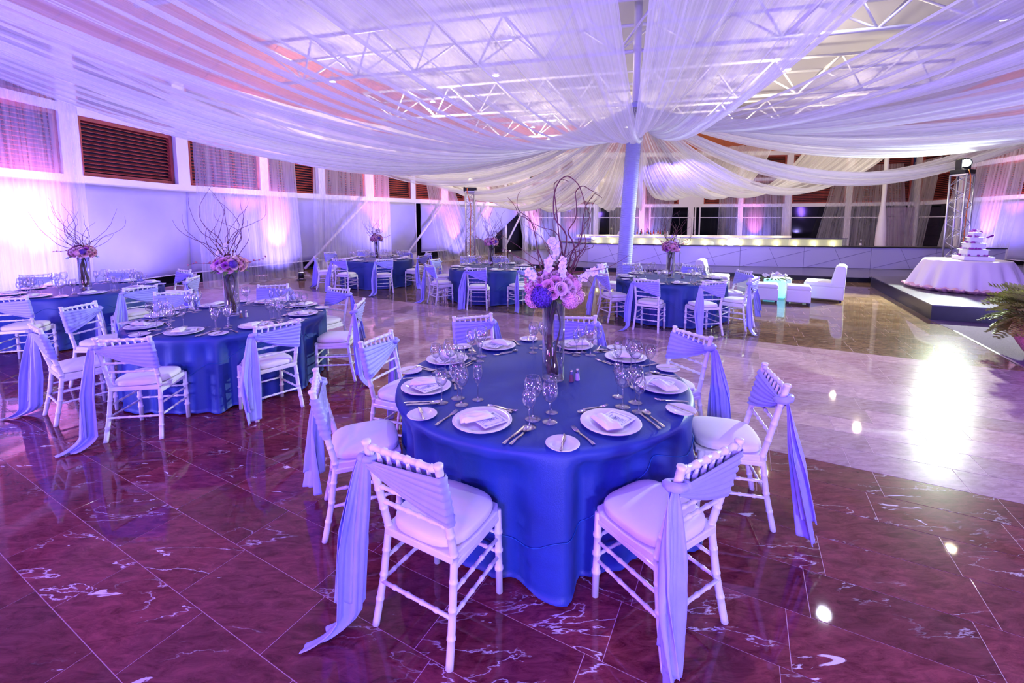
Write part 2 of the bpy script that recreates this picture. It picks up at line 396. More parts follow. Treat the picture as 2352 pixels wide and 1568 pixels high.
# ---------------------------------------------------------------- floor: marble tiles
fl = MB(); fl.add([(x, y, -.0016) for x, y in W], [tuple(range(len(W)-1, -1, -1))])
floor = struct(fl.obj('floor', 'grout', None, False))
ex, ey = math.cos(R(-28)), math.sin(R(-28)); nx, ny = -ey, ex
rnd = random.Random(5)
def rows():
    out = []; t = 4.03-.3355*32
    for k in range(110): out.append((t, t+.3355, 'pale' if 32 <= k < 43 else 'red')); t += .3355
    return out
EDGE = [(13.0, 16.9), (8.0, 8.15), (7.6, 7.35), (6.6, 5.47), (4.2, 1.0), (2.2, -3.0)]   # right border of the marble: carpet and stage beyond
def right_of_edge(x, y):
    for (x1, y1), (x2, y2) in zip(EDGE, EDGE[1:]):
        if y2 <= y <= y1: return x > x1+(x2-x1)*(y-y1)/(y2-y1)
    return False
cells = []
for t0, t1, kind in rows():
    off = rnd.choice([0, .335, .11, .22])+rnd.uniform(-.03, .03); ln = .67
    s = -26+off
    while s < 34:
        sm, tm = s+ln/2, (t0+t1)/2
        x, y = ex*sm+nx*tm, ey*sm+ny*tm
        if inside(x, y) and y > -1.5 and not (x > 3 and y > 18):
            d = x*x+y*y
            # in view?
            vis = y > .4 and abs(x) < 1.25*y+.6
            cells.append((0 if vis else 1, d, s, t0, ln, t1-t0, kind))
        s += ln
cells.sort()
tile_me = {}
def tile_mesh(ln, wd, m):
    key = (round(ln, 3), round(wd, 3), m)
    if key not in tile_me:
        g = .0016; b = .0008; a = MB()
        x0, x1, y0, y1 = g, ln-g, g, wd-g
        a.add([(x0, y0, -.005), (x1, y0, -.005), (x1, y1, -.005), (x0, y1, -.005), (x0, y0, -b), (x1, y0, -b), (x1, y1, -b), (x0, y1, -b),
               (x0+b, y0+b, 0), (x1-b, y0+b, 0), (x1-b, y1-b, 0), (x0+b, y1-b, 0)],
              [(0, 1, 5, 4), (1, 2, 6, 5), (2, 3, 7, 6), (3, 0, 4, 7), (4, 5, 9, 8), (5, 6, 10, 9), (6, 7, 11, 10), (7, 4, 8, 11), (8, 9, 10, 11)])
        tile_me[key] = a.mesh('floor_tile', m, False)
    return tile_me[key]
far = {'red': MB(), 'pale': MB(), 'brown': MB()}; far_r = {'red': [], 'pale': [], 'brown': []}
for i, (vis, d, s, t0, ln, wd, kind) in enumerate(cells):
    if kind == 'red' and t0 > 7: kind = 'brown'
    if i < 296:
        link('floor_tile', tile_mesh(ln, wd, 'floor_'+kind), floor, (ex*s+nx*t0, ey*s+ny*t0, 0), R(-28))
    else:
        g = .002; q = [(s+g, t0+g), (s+ln-g, t0+g), (s+ln-g, t0+wd-g), (s+g, t0+wd-g)]
        P = [(ex*a+nx*b, ey*a+ny*b) for a, b in q]
        far[kind].add([(x, y, 0) for x, y in P]+[(x, y, -.005) for x, y in P],
                      [(0, 1, 2, 3), (4, 5, 1, 0), (5, 6, 2, 1), (6, 7, 3, 2), (7, 4, 0, 3)])
        far_r[kind] += [rnd.random()]*8
rr = random.Random(9)
for kind in far:
    o = far[kind].obj('floor_tiles', 'floor_'+kind+'_far', floor, False); o['kind'] = 'stuff'
    at = o.data.attributes.new('rnd', 'FLOAT', 'POINT'); vals = []
    for k in range(len(far_r[kind])//8): vals += [rr.random()]*8
    at.data.foreach_set('value', vals)
cp = MB()
cpo = [(8.0, 8.25), (7.6, 7.35), (6.6, 5.47), (4.2, 1.0), (2.2, -3.0), (17.5, -3), (18.9, 8.25)]
cp.add([(x, y, .004) for x, y in cpo]+[(x, y, -.02) for x, y in cpo], [tuple(range(6, -1, -1))[::-1]]+[(i+7, (i+1) % 7+7, (i+1) % 7, i) for i in range(7)])
tag(struct(cp.obj('floor_carpet', 'carpet', None, False)), 'purple carpet strip between the marble floor and the stage', None)
tr = MB()
for a, b in zip(EDGE[2:], EDGE[3:]):
    d = Vector((b[0]-a[0], b[1]-a[1], 0)); L_ = d.length; d.normalize(); n = Vector((-d.y, d.x, 0))
    m0 = Vector((*a, .003))+d*L_/2
    tr.box(m0, (L_, .035, .008), math.atan2(d.y, d.x))
struct(tr.obj('trim_1', 'bar_top', None, False))

# ---------------------------------------------------------------- stages
def slab(name, pts, z0, z1, mt, ms, label):
    n = len(pts); e = thing(name, label, 'stage'); e['kind'] = 'structure'
    a = MB(); a.add([(x, y, z1) for x, y in pts]+[(x, y, z1-.02) for x, y in pts], [tuple(range(n))]+[(i+n, (i+1) % n+n, (i+1) % n, i) for i in range(n)])
    a.obj('stage_top', mt, e, False)
    b = MB(); b.add([(x, y, z0) for x, y in pts]+[(x, y, z1-.02) for x, y in pts], [(i, (i+1) % n, (i+1) % n+n, i+n) for i in range(n)])
    b.obj('fascia', ms, e, False)
    return e
slab('stage', [(8.01, 8.21), (9.6, 7.6), (10.8, 6.9), (19, 6.9), (19.6, 12.6), (10.4, 12.55)], 0, .29, 'stage', 'stage_dark', 'dark stage platform under the white cake table').pop('category')
slab('bar_platform', [(-.2, 18.2), (2.68, 16.35), (3.85, 16.15), (10.7, 13.35), (13.2, 12.62), (19.6, 12.62), (20.2, 17.2), (2.0, 27.4), (-.2, 24.5)], 0, .15, 'stage', 'stage_dark', 'low dark platform carrying the long bar').pop('category')

# ---------------------------------------------------------------- walls
Z1, Z2, Z3, Z4, Z5, Z6, Z7 = 2.75, 2.95, 4.35, 4.55, 5.9, 6.15, 7.4
names = ['wall_left', 'wall_back', 'wall_right']
def wall_id(i): return 'wall_left' if i < 7 else ('wall_back' if i < 10 else 'wall_right')
walls = {}
for i, (st, L_, a, b) in enumerate(SEG):
    wn = wall_id(i)
    m = walls.setdefault(wn, MB())
    ang = math.atan2(b[1]-a[1], b[0]-a[0]); p, al, inn = wall_at(st+L_/2); p = Vector(((a[0]+b[0])/2, (a[1]+b[1])/2, 0))
    out = -inn*.12
    for z0, z1 in ((Z1, Z2), (Z3, Z4), (Z5, Z6)):
        c = p+out; m.box((c.x, c.y, (z0+z1)/2), (L_+.1, .24, z1-z0), ang)
for n, m in walls.items(): struct(m.obj(n, 'wall', None, False))
# rear wall behind the photographer
rw = MB(); rw.box((3.5, -6.1, 3.2), (29.5, .2, 6.4)); struct(rw.obj('wall_rear', 'wall', None, False))
# louvred windows between posts (positions along the wall, metres)
LV = [(-.1, 1.9), (2.2, 4.3), (4.6, 6.7), (7.0, 9.1), (9.4, 11.3), (11.6, 13.9), (14.35, 16.1), (16.5, 19.04), (19.37, 21.69), (22.0, 24.12), (24.4, 26.32), (26.75, 28.79), (29.05, 30.7), (31.15, 32.35), (32.6, 34.05), (34.28, 35.65), (35.82, 37.4),
      (38.1, 39.71), (39.95, 42.06), (42.3, 44.9), (45.3, 47.4), (48.95, 51.0), (51.3, 53.7), (54.05, 56.75), (57.05, 59.7), (60.2, 63.1), (63.5, 67.2), (67.9, 71.5), (71.9, 75.9), (77, 81), (81.4, 86)]
post = {}
slat_me = {}
nslat = [0]; win_no = 0
def louvre(s0, s1, z0, z1, k, row):
    pa, al, inn = wall_at((s0+s1)/2); wd = s1-s0; ang = math.atan2(al.y, al.x)
    e = thing('window_%d' % k, None, None, (pa.x-inn.x*.1, pa.y-inn.y*.1, z0), ang); e['kind'] = 'structure'
    f = MB(); h = z1-z0; t = .09
    f.box((0, 0, t/2), (wd, .1, t)); f.box((0, 0, h-t/2), (wd, .1, t)); f.box((-wd/2+t/2, 0, h/2), (t, .1, h-2*t)); f.box((wd/2-t/2, 0, h/2), (t, .1, h-2*t))
    f.obj('window_frame', 'louvre', e, False)
    n = 13 if row == 1 else 12; iw = wd-2*t; hh = (h-2*t)/n
    if row == 1 and 14 < s0 < 66 and nslat[0]+n < 300:
        nslat[0] += n
        me = MB().add([(-iw/2, -.02, .0), (iw/2, -.02, .0), (iw/2, .035, .048), (-iw/2, .035, .048), (-iw/2, -.02, -.012), (iw/2, -.02, -.012), (iw/2, .035, .036), (-iw/2, .035, .036)],
                      [(0, 1, 2, 3), (7, 6, 5, 4), (4, 5, 1, 0), (6, 7, 3, 2), (5, 6, 2, 1), (7, 4, 0, 3)]) if False else None
        a = MB(); a.add([(-iw/2, -.02, .012), (iw/2, -.02, .012), (iw/2, .035, .055), (-iw/2, .035, .055), (-iw/2, -.02, 0), (iw/2, -.02, 0), (iw/2, .035, .043), (-iw/2, .035, .043)],
                        [(0, 1, 2, 3), (7, 6, 5, 4), (4, 5, 1, 0), (6, 7, 3, 2), (5, 6, 2, 1), (7, 4, 0, 3)])
        mm = a.mesh('slat', 'louvre', False)
        for q in range(n): link('slat', mm, e, (0, 0, t+hh*(q+.35)))
    else:
        a = MB()
        for q in range(n):
            z = t+hh*(q+.35)
            a.add([(-iw/2, -.02, z+.012), (iw/2, -.02, z+.012), (iw/2, .035, z+.055), (-iw/2, .035, z+.055), (-iw/2, -.02, z), (iw/2, -.02, z), (iw/2, .035, z+.043), (-iw/2, .035, z+.043)],
                  [(0, 1, 2, 3), (7, 6, 5, 4), (4, 5, 1, 0), (6, 7, 3, 2), (5, 6, 2, 1), (7, 4, 0, 3)])
        o = a.obj('slats', 'louvre', e, False); o['kind'] = 'stuff'
    bk = MB(); bk.box((0, .09, h/2), (wd, .02, h)); bk.obj('night_backing', 'black', e, False)  # black sheet standing in for the night dark behind the slats
order = sorted(range(len(LV)), key=lambda i: abs(LV[i][0]-24))
num = 0
for i in order:
    num += 1; louvre(LV[i][0], LV[i][1], Z2, Z3, num, 1)
for i in order:
    num += 1; louvre(LV[i][0], LV[i][1], Z4, Z5, num, 2)
# posts between louvres and down to the ground
for wn in names:
    a = MB(); a2 = MB()
    for i in range(len(LV)-1):
        x0, x1 = LV[i][1], LV[i+1][0]; sm = (x0+x1)/2; wd = max(.06, x1-x0)
        seg = next(k for k, S in enumerate(SEG) if sm <= S[0]+S[1] or k == len(SEG)-1)
        if wall_id(seg) != wn: continue
        pa, al, inn = wall_at(sm); ang = math.atan2(al.y, al.x); c = pa-inn*.1
        a.box((c.x, c.y, (Z2+Z5)/2), (wd, .2, Z5-Z2), ang)
        if sm < 20 or sm > 36 or i % 2: a2.box((c.x, c.y, Z1/2), (min(wd, .34), .22, Z1), ang)
    struct(a.obj(wn+'_posts', 'wall', None, False)); struct(a2.obj(wn+'_columns', 'wall', None, False))
# lower bays: stretched canvas on the left, dark glass at the back
def canvas(k, s0, s1, corners=None, zb=.32, m='panel'):
    a = MB(); nu, nv = 24, 12
    poly = corners or [(s0, zb), (s1, zb), (s1, Z1), (s0, Z1)]
    (sa, za), (sb, zb_), (sc_, zc), (sd, zd) = poly
    def fn(u, v):
        s = (sa*(1-u)+sb*u)*(1-v)+(sd*(1-u)+sc_*u)*v; z = (za*(1-u)+zb_*u)*(1-v)+(zd*(1-u)+zc*u)*v
        p, al, inn = wall_at(s)
        off = .03+.05*math.sin(PI*u)*math.sin(PI*v)+.02*math.sin(9*(u*1.3+v))*v*(1-v)*4
        q = p+inn*off; return (q.x, q.y, z)
    a.grid(fn, nu, nv)
    o = a.obj('canvas_panel', m); so = o.modifiers.new('s', 'SOLIDIFY'); so.thickness = .006
    hb = MB(); hb.tube([fn(i/8, 0) for i in range(9)], .018, 6); hb.obj('bottom_batten', 'wall', o)
    return o
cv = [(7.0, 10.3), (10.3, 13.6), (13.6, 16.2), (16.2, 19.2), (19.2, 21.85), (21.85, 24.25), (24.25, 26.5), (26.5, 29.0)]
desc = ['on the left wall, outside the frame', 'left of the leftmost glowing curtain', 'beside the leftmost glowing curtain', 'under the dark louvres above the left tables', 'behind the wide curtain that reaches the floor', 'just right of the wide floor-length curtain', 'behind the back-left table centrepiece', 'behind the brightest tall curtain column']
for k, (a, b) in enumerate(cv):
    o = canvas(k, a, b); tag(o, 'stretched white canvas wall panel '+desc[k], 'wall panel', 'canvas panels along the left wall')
for k, (c, d) in enumerate([([(29.3, .35), (31.0, .35), (33.3, Z1), (29.3, Z1)], 'left of the left lighting tower, slanted right edge'), ([(31.9, .9), (33.6, .9), (34.6, Z1), (33.2, Z1)], 'slanting behind the left lighting tower'), ([(33.6, .8), (34.3, .8), (37.6, Z1), (34.6, Z1)], 'tapering to a point right of the left lighting tower')]):
    o = canvas(k, 0, 0, c); tag(o, 'white canvas sail panel '+d, 'wall panel', 'canvas sails near the left tower')
for k, (a, b) in enumerate([(64.4, 67.6), (67.7, 71.8), (71.9, 76.6)]):
    o = canvas(k, a, b, zb=.3); tag(o, 'stretched white canvas wall panel '+['behind the cake, at the right', 'right of the cake, at the frame edge', 'on the right wall near the fern'][k], 'wall panel', 'canvas panels along the right wall')
# slanted white struts below the lintel
for s0_, s1_, lb in ((23.2, 26.2, 'behind the back-left table'), (28.1, 30.6, 'left of the left lighting tower'), (31.6, 34.0, 'behind the left lighting tower'), (35.2, 37.3, 'in the black opening left of the bar'), (39.2, 37.9, 'crossing the opening behind the branches'), (43.0, 44.6, 'in the opening just left of the wrapped pillar')):
    p, al, inn = wall_at(s0_); q, _, inn2 = wall_at(s1_)
    a = MB(); a.tube([(p.x+inn.x*.2, p.y+inn.y*.2, .05), (q.x+inn2.x*.2, q.y+inn2.y*.2, Z1)], .055, 10)
    tag(struct(a.obj('wall_strut', 'wall')), 'slanted white steel strut '+lb, 'strut')
# dark night glass under the lintel at the back and right
ng = 0
for s0_, s1_ in ((38.1, 41.9), (42.3, 45.2), (45.6, 48.5), (48.7, 53.7), (54.0, 59.7), (60.1, 64.1)):
    p, al, inn = wall_at((s0_+s1_)/2); c = p-inn*.08; ang = math.atan2(al.y, al.x)
    num += 1; a = MB(); a.box((c.x, c.y, Z1/2), (s1_-s0_, .03, Z1), ang); struct(a.obj('window_%d' % num, 'night', None, False))
    f = MB()
    for t_ in (-.5, .5):
        q = c+al*(s1_-s0_)*t_*.98+inn*.03; f.box((q.x, q.y, Z1/2), (.08, .08, Z1), ang)
    q = c+inn*.03; f.box((q.x, q.y, 2.1), (s1_-s0_, .05, .05), ang)
    f.obj('window_frame', 'wall', bpy.data.objects['window_%d' % num], False)
# black sheets added outside the wall so the gaps read as night
dk = MB()
for i, (st, L_, a, b) in enumerate(SEG):
    p, al, inn = wall_at(st+L_/2); c = Vector(((a[0]+b[0])/2, (a[1]+b[1])/2, 0))-inn*.6
    dk.box((c.x, c.y, 1.4), (L_+.6, .05, 2.8), math.atan2(al.y, al.x))
struct(dk.obj('night_sheet', 'black', None, False))

# ---------------------------------------------------------------- ceiling: wood soffit ring and white roof, trusses
cen = Vector((4.5, 11, 0))
inner = [(cen.x+(x-cen.x)*.88, cen.y+(y-cen.y)*.88) for x, y in W]
ce = MB(); n = len(W)
ce.add([(x, y, Z7) for x, y in inner]+[(x, y, Z7+.1) for x, y in inner], [tuple(range(n)), tuple(range(2*n-1, n-1, -1))])
ceil = struct(ce.obj('ceiling', 'ceil', None, False))
panel_n = 0
for i in range(n):
    j = (i+1) % n
    L_ = math.dist(W[i], W[j]); k = max(1, round(L_/1.3))
    for q in range(k):
        def lp(P, t): return (P[i][0]+(P[j][0]-P[i][0])*t, P[i][1]+(P[j][1]-P[i][1])*t)
        t0, t1 = (q+.01)/k, (q+.99)/k
        A, B, Cc, D = lp(W, t0), lp(W, t1), lp(inner, t1), lp(inner, t0)
        a = MB(); a.add([(*A, Z6), (*B, Z6), (*Cc, Z7), (*D, Z7), (*A, Z6+.03), (*B, Z6+.03), (*Cc, Z7+.03), (*D, Z7+.03)], [(0, 1, 2, 3), (7, 6, 5, 4), (0, 4, 5, 1), (1, 5, 6, 2), (2, 6, 7, 3), (3, 7, 4, 0)])
        a.obj('soffit_panel', 'soffit', ceil, False)
bx, by = .969, -.247
def roof_truss(k, px, py, half, lab):
    e = thing('roof_truss', lab, 'roof truss', (px, py, 0), 0, 'white tube trusses under the roof')
    def P(t, side, z): return (bx*t-by*side*-1*0+(-by)*side*0+(.247*side), by*t+.969*side, z)
    MBt = MB
    for side, z in ((-.7, 6.9), (.7, 6.9), (0, 6.0)):
        MB().tube([P(-half, side, z), P(half, side, z)], .05, 8).obj('chord', 'tube', e)
    nb = int(half*2/1.7)
    for q in range(nb):
        t0 = -half+q*2*half/nb; tm = t0+half/nb; t1 = t0+2*half/nb
        for side in (-.7, .7):
            MB().tube([P(t0, side, 6.9), P(tm, 0, 6.0)], .03, 6).obj('web_tube', 'tube', e)
            MB().tube([P(tm, 0, 6.0), P(t1, side, 6.9)], .03, 6).obj('web_tube', 'tube', e)
        MB().tube([P(t0, -.7, 6.9), P(t0, .7, 6.9)], .03, 6).obj('web_tube', 'tube', e)
for k, (px, py, hf, lb) in enumerate([(1.5, 6.6, 9, 'nearest white tube roof truss, over the front tables'), (2.6, 11.2, 10, 'white tube roof truss directly over the wrapped pillar'), (4.0, 16.0, 10, 'white tube roof truss just beyond the wrapped pillar'), (5.6, 20.8, 9, 'farthest white tube roof truss, near the orange wood ceiling')]):
    roof_truss(k, px, py, hf, lb)
# ceiling lamps: the bright warm spots above the canopy
lamps = [(-3.4, 9.2), (-5.8, 14.6), (-3.0, 17.0), (1.0, 21.5), (5.5, 21.5), (-.5, 14.0), (9.0, 18.5), (13.6, 16.5), (11.0, 10.2), (15.2, 20.0), (8.2, 13.5), (2.0, 24.5)]
lp = MB(); lp.lathe([(0, .16), (.07, .16), (.09, .12), (.10, 0), (.085, 0)], 16); le = thing('ceiling_lamp', '', 'lamp'); lp.obj('housing', 'alu', le)
ln_ = MB(); ln_.lathe([(0, .01), (.085, .01)], 16); ln_.obj('lens', 'ceil_lamp', le, False)
pl = Proto(le)
lamp_lab = ['above the second table at left', 'high above the back-left table', 'beyond the back-left table, over the curtains', 'over the left end of the bar', 'over the middle of the bar', 'left of the pillar top, over the back-centre table', 'over the right half of the bar', 'near the orange wood ceiling at right', 'above the right lighting tower side of the canopy', 'farthest right, over the orange wood ceiling', 'right of the pillar top, seen through the canopy', 'farthest back, behind the wrapped pillar']
for k, (x, y) in enumerate(lamps):
    pl.place((x, y, 6.35), 0, 'round warm ceiling lamp '+lamp_lab[k], 'warm lamps above the canopy')
    MBs = MB().tube([(x, y, 6.5), (x, y, 7.4)], .012, 6); o = MBs.obj('lamp_stem', 'alu'); o.parent = None
    tag(o, 'thin rod carrying the ceiling lamp '+lamp_lab[k], 'lamp rod', 'rods of the ceiling lamps')
    point('ceiling_lamp_light', (x, y, 6.25), WARM, 330 if y > 13 else 40, .1)

# ---------------------------------------------------------------- wrapped pillar
PX, PYY = 2.87, 11.0
pb = Vector((2.80, 11.0, 0)); pt = Vector((3.05, 11.05, 4.62))
pe = thing('wrapped_pillar', 'tall round pillar wrapped in pale blue gathered fabric under the canopy', 'pillar', (0, 0, 0))
def pil(u, v):
    z = v*4.62; c = pb+(pt-pb)*v; a = u*2*PI
    r = .178+.0035*math.sin(z*230+5*math.sin(a+z*2)+2.5*math.sin(2*a+z*7))+.0035*math.sin(z*117+3*math.sin(a*2+z*3))+(.05*max(0, .25-z)/.25)
    return (c.x+r*math.cos(a), c.y+r*math.sin(a), z)
MB().grid(pil, 36, 900, True).obj('fabric_wrap', 'wrap', pe)
cc = MB(); cc.tube([pt-Vector((0, 0, .15)), pt+Vector((0, 0, 2.7))], .1, 12); cc.obj('column_core', 'tube', pe)

# ---------------------------------------------------------------- canopy of sheer strips
top = Vector((3.05, 11.05, 4.66))
strips = [  # angle, outer width, sag, z outer, R cap, label
 (259.8, 2.05, 1.95, 5.9, 15.5, 'narrow sheer canopy strip running from the pillar straight overhead'),
 (240.5, 6.5, 2.10, 6.0, 15.5, 'broad sheer canopy strip over the front table, left of the middle'),
 (214, 5.8, 2.10, 6.0, 15.0, 'broad sheer canopy strip over the second table at left'),
 (195, 4.6, 1.95, 5.6, 14.0, 'sheer canopy strip whose long lower hem crosses the left wall'),
 (181, 3.6, 1.85, 5.8, 14.0, 'sheer canopy strip running level to the left from the pillar top'),
 (164, 3.2, 1.9, 5.8, 14.5, 'sheer canopy strip sagging above the back-left table'),
 (147, 3.6, 2.15, 5.8, 14.5, 'sheer canopy strip sagging above the left lighting tower'),
 (129, 3.8, 2.6, 5.8, 14.5, 'warm-lit sheer canopy strip left of the pillar, above the willow branches'),
 (108, 3.6, 2.6, 5.8, 14.5, 'cream-lit sheer canopy strip just left of the pillar'),
 (81, 3.6, 2.5, 5.8, 14.5, 'cream-lit sheer canopy strip immediately right of the pillar'),
 (57, 4.4, 2.2, 5.8, 15.0, 'sheer canopy strip sagging lowest over the middle of the bar'),
 (36, 3.6, 2.05, 5.6, 15.5, 'sheer canopy strip dipping above the right end of the bar'),
 (11, 1.7, 2.0, 5.9, 15.5, 'sheer canopy strip just below the orange ceiling gap'),
 (-11, 3.6, 1.5, 6.1, 15.5, 'broad sheer canopy strip above the right lighting tower'),
 (-31, 4.8, 1.60, 6.1, 15.5, 'broad sheer canopy strip in the upper right corner'),
 (-56, 5.0, 1.65, 6.1, 15.5, 'sheer canopy strip at the top, second to the right of the open roof gap'),
 (-79, 5.0, 1.80, 6.0, 15.5, 'sheer canopy strip at the top, directly right of the open roof gap')]
for k, (deg, wo, sag, zo, cap, lb) in enumerate(strips):
    rg = random.Random(100+k); dx, dy = math.cos(R(deg)), math.sin(R(deg))
    RR = min(cap, ray_wall(top.x, top.y, dx, dy)-.35)
    ph = [rg.uniform(0, 6.28) for _ in range(6)]; nf = 13+int(wo*2.2)
    sg = sag*min(1, (RR/14)**1.2)
    def fn(u, v, dx=dx, dy=dy, RR=RR, ph=ph, nf=nf, sg=sg, wo=wo, zo=zo):
        c = u*2-1
        s = v**1.15
        wd = (.13+wo/2*(s**.80)*(.9+.1*s))
        sgv = sg*(1+.05*math.sin(3.1*u*PI+ph[0])+.035*math.sin(9*u+ph[1]))
        x = .15+s*(RR-.15)
        z = top.z-.05*abs(c)+(zo-top.z)*s**1.4-4*sgv*s*(1-s)*(1.12-.24*s)
        lump = .5*math.sin(nf*PI*u+ph[2]+.8*math.sin(5*u+ph[3]))+.3*math.sin(nf*2.3*PI*u+ph[4]+1.2*s)
        amp = (.6 if deg > 185 or deg < -20 else 1)*(.035+.055*math.sin(PI*min(1, s*1.1)))
        z += lump*amp*1.2
        lat = c*wd+.02*math.cos(nf*PI*u+ph[2])
        # near the pillar the gathered strip wraps the post
        return (top.x+dx*x-dy*lat, top.y+dy*x+dx*lat, z)
    a = MB(); a.grid(fn, 110, 54, False, lambda u, v, k=k: (u*(.6+wo/6)+k*3.3, v*4+k))
    tag(a.obj('canopy_strip', 'canopy'), lb, 'drape', 'sheer strips of the ceiling canopy')
# knot of gathered cloth on the pillar head
kn = MB(); kn.lathe([(.17, -.16), (.21, -.10), (.235, 0), (.20, .07), (.10, .12), (0, .12)], 24)
tag(kn.obj('canopy_knot', 'canopy' if False else 'wrap', None, True, tuple(top)), 'gathered cloth knot where the canopy strips meet the pillar head', 'knot')

# ---------------------------------------------------------------- wall curtains and their uplights
def curtain(s_top, s_bot, w_top, w_bot, zt, o_top, o_bot, lb, seed, folds=9, amp=.05, fan=0.):
    rg = random.Random(seed); ph = [rg.uniform(0, 6.28) for _ in range(5)]
    def fn(u, v):
        c = u*2-1
        s = (s_top*(1-v)+s_bot*v)+c*(w_top*(1-v)+w_bot*v)/2
        p, al, inn = wall_at(s)
        pc, alc, innc = wall_at(s_top*(1-v)+s_bot*v)
        p = pc+alc*(s-(s_top*(1-v)+s_bot*v)); 
        off = o_top*(1-v)+o_bot*v+amp*(.6*math.sin(folds*PI*u+ph[0])+.4*math.sin(folds*2.3*PI*u+ph[1]+v*2))*(.5+.5*v)
        z = zt*(1-v)+.02
        if v > .97: off += (v-.97)/.03*.35; z = .02+.015*math.sin(40*u)
        if fan: z -= fan*math.sin(PI*u)*0
        q = p+innc*off
        return (q.x, q.y, max(.015, z))
    a = MB(); a.grid(fn, 90, 34, False, lambda u, v: (u*(w_bot/3)+seed*1.7, v*2+seed))
    return tag(a.obj('wall_curtain', 'curtain'), lb, 'curtain', 'sheer curtains along the walls')
curtain(14.6, 14.6, 2.9, 2.9, 5.5, .5, .6, 'leftmost sheer curtain glowing pink-white at the frame edge', 1)
curtain(20.2, 20.3, 3.2, 3.4, 5.4, 1.45, 1.5, 'wide sheer curtain pooling on the floor behind the second table', 2, 11)
curtain(25.2, 25.1, 3.5, 3.7, 5.4, .8, .9, 'sheer curtain column glowing behind the back-left centrepiece', 3)
curtain(29.6, 30.5, 1.2, 2.9, 5.2, .5, 1.6, 'sheer curtain fanning out left of the left lighting tower', 4)
curtain(32.7, 32.6, 1.0, 2.2, 5.2, .5, .9, 'sheer curtain behind the left lighting tower', 5)
curtain(36.0, 37.3, 1.2, 2.3, 5.2, .5, 1.2, 'sheer curtain falling beside the black opening left of the bar', 6)
curtain(40.4, 40.4, 4.4, 3.6, 5.0, .6, .9, 'sheer curtain behind the willow branches and left bar end', 7, 13)
curtain(45.0, 44.7, 4.2, 3.6, 5.0, .6, .9, 'sheer curtain right behind the wrapped pillar and bottles', 8, 12)
curtain(51.7, 51.7, 4.0, 4.3, 5.0, .6, .9, 'sheer curtain with a pink uplight behind the middle of the bar', 9, 14)
curtain(57.6, 57.3, 3.0, 4.4, 5.0, .6, 1.0, 'unlit grey sheer curtain fanning behind the right bar end', 10, 10)
curtain(61.9, 61.4, 2.2, 1.8, 5.0, .6, .8, 'narrow sheer curtain behind the right lighting tower', 11, 7)
curtain(66.3, 65.9, 3.6, 4.2, 5.4, .6, 1.0, 'rightmost sheer curtain behind the wedding cake', 12, 9)
par = thing('par_light', '', 'stage light')
MB().lathe([(0, -.09), (.07, -.09), (.085, .0), (.085, .09), (.075, .09)], 16, (0, 0, .16)).obj('housing', 'black', par)
MB().lathe([(0, .245), (.072, .245)], 16).obj('lens', 'led', par, False)
MB().box((0, 0, .02), (.24, .14, .02)).box((-.11, 0, .08), (.012, .03, .12)).box((.11, 0, .08), (.012, .03, .12)).obj('bracket', 'black', par, False)
pp = Proto(par)
UP = [  # s, stand-off, pink power, blue power, target z, label
 (14.9, 2.4, 4200, 1100, 2.4, 'below the leftmost curtain'), (17.6, 1.6, 0, 330, 2.2, 'under the dark louvres at left'), (21.0, 2.5, 2600, 800, 3.5, 'below the wide floor-length curtain'),
 (26.4, 2.1, 1900, 600, 3.5, 'behind the back-left table'), (30.3, 2.4, 1400, 500, 3.2, 'left of the left lighting tower'), (33.9, 1.9, 1200, 450, 3.2, 'right of the left lighting tower'),
 (37.2, 2.2, 1300, 500, 3.2, 'by the black opening left of the bar'), (40.6, 2.0, 300, 330, 2.4, 'behind the left end of the bar'), (45.1, 2.0, 600, 330, 2.4, 'behind the bottles on the bar'),
 (51.7, 2.0, 800, 330, 2.4, 'behind the middle of the bar'), (66.7, 1.8, 1300, 520, 3.2, 'behind the cake table')]
for k, (s, off, pk, bl, tz, lb) in enumerate(UP):
    p, al, inn = wall_at(s); q = p+inn*off; t = p+inn*.2
    zb = .15 if 39 < s < 64 else .29 if s > 64 else 0
    pp.place((q.x, q.y, zb), math.atan2(inn.y, inn.x), 'small black LED uplight '+lb, 'LED uplights at the wall bases')
    if pk: spot('uplight_pink', (q.x, q.y, zb+.27), (t.x, t.y, tz), (1.0, .20, .52), pk*1.25, 38, .9, .05)
    spot('uplight_blue', (q.x, q.y, zb+.28), (t.x, t.y, tz-.3), (.26, .20, 1.0), bl*1.6, 110, .9, .06)

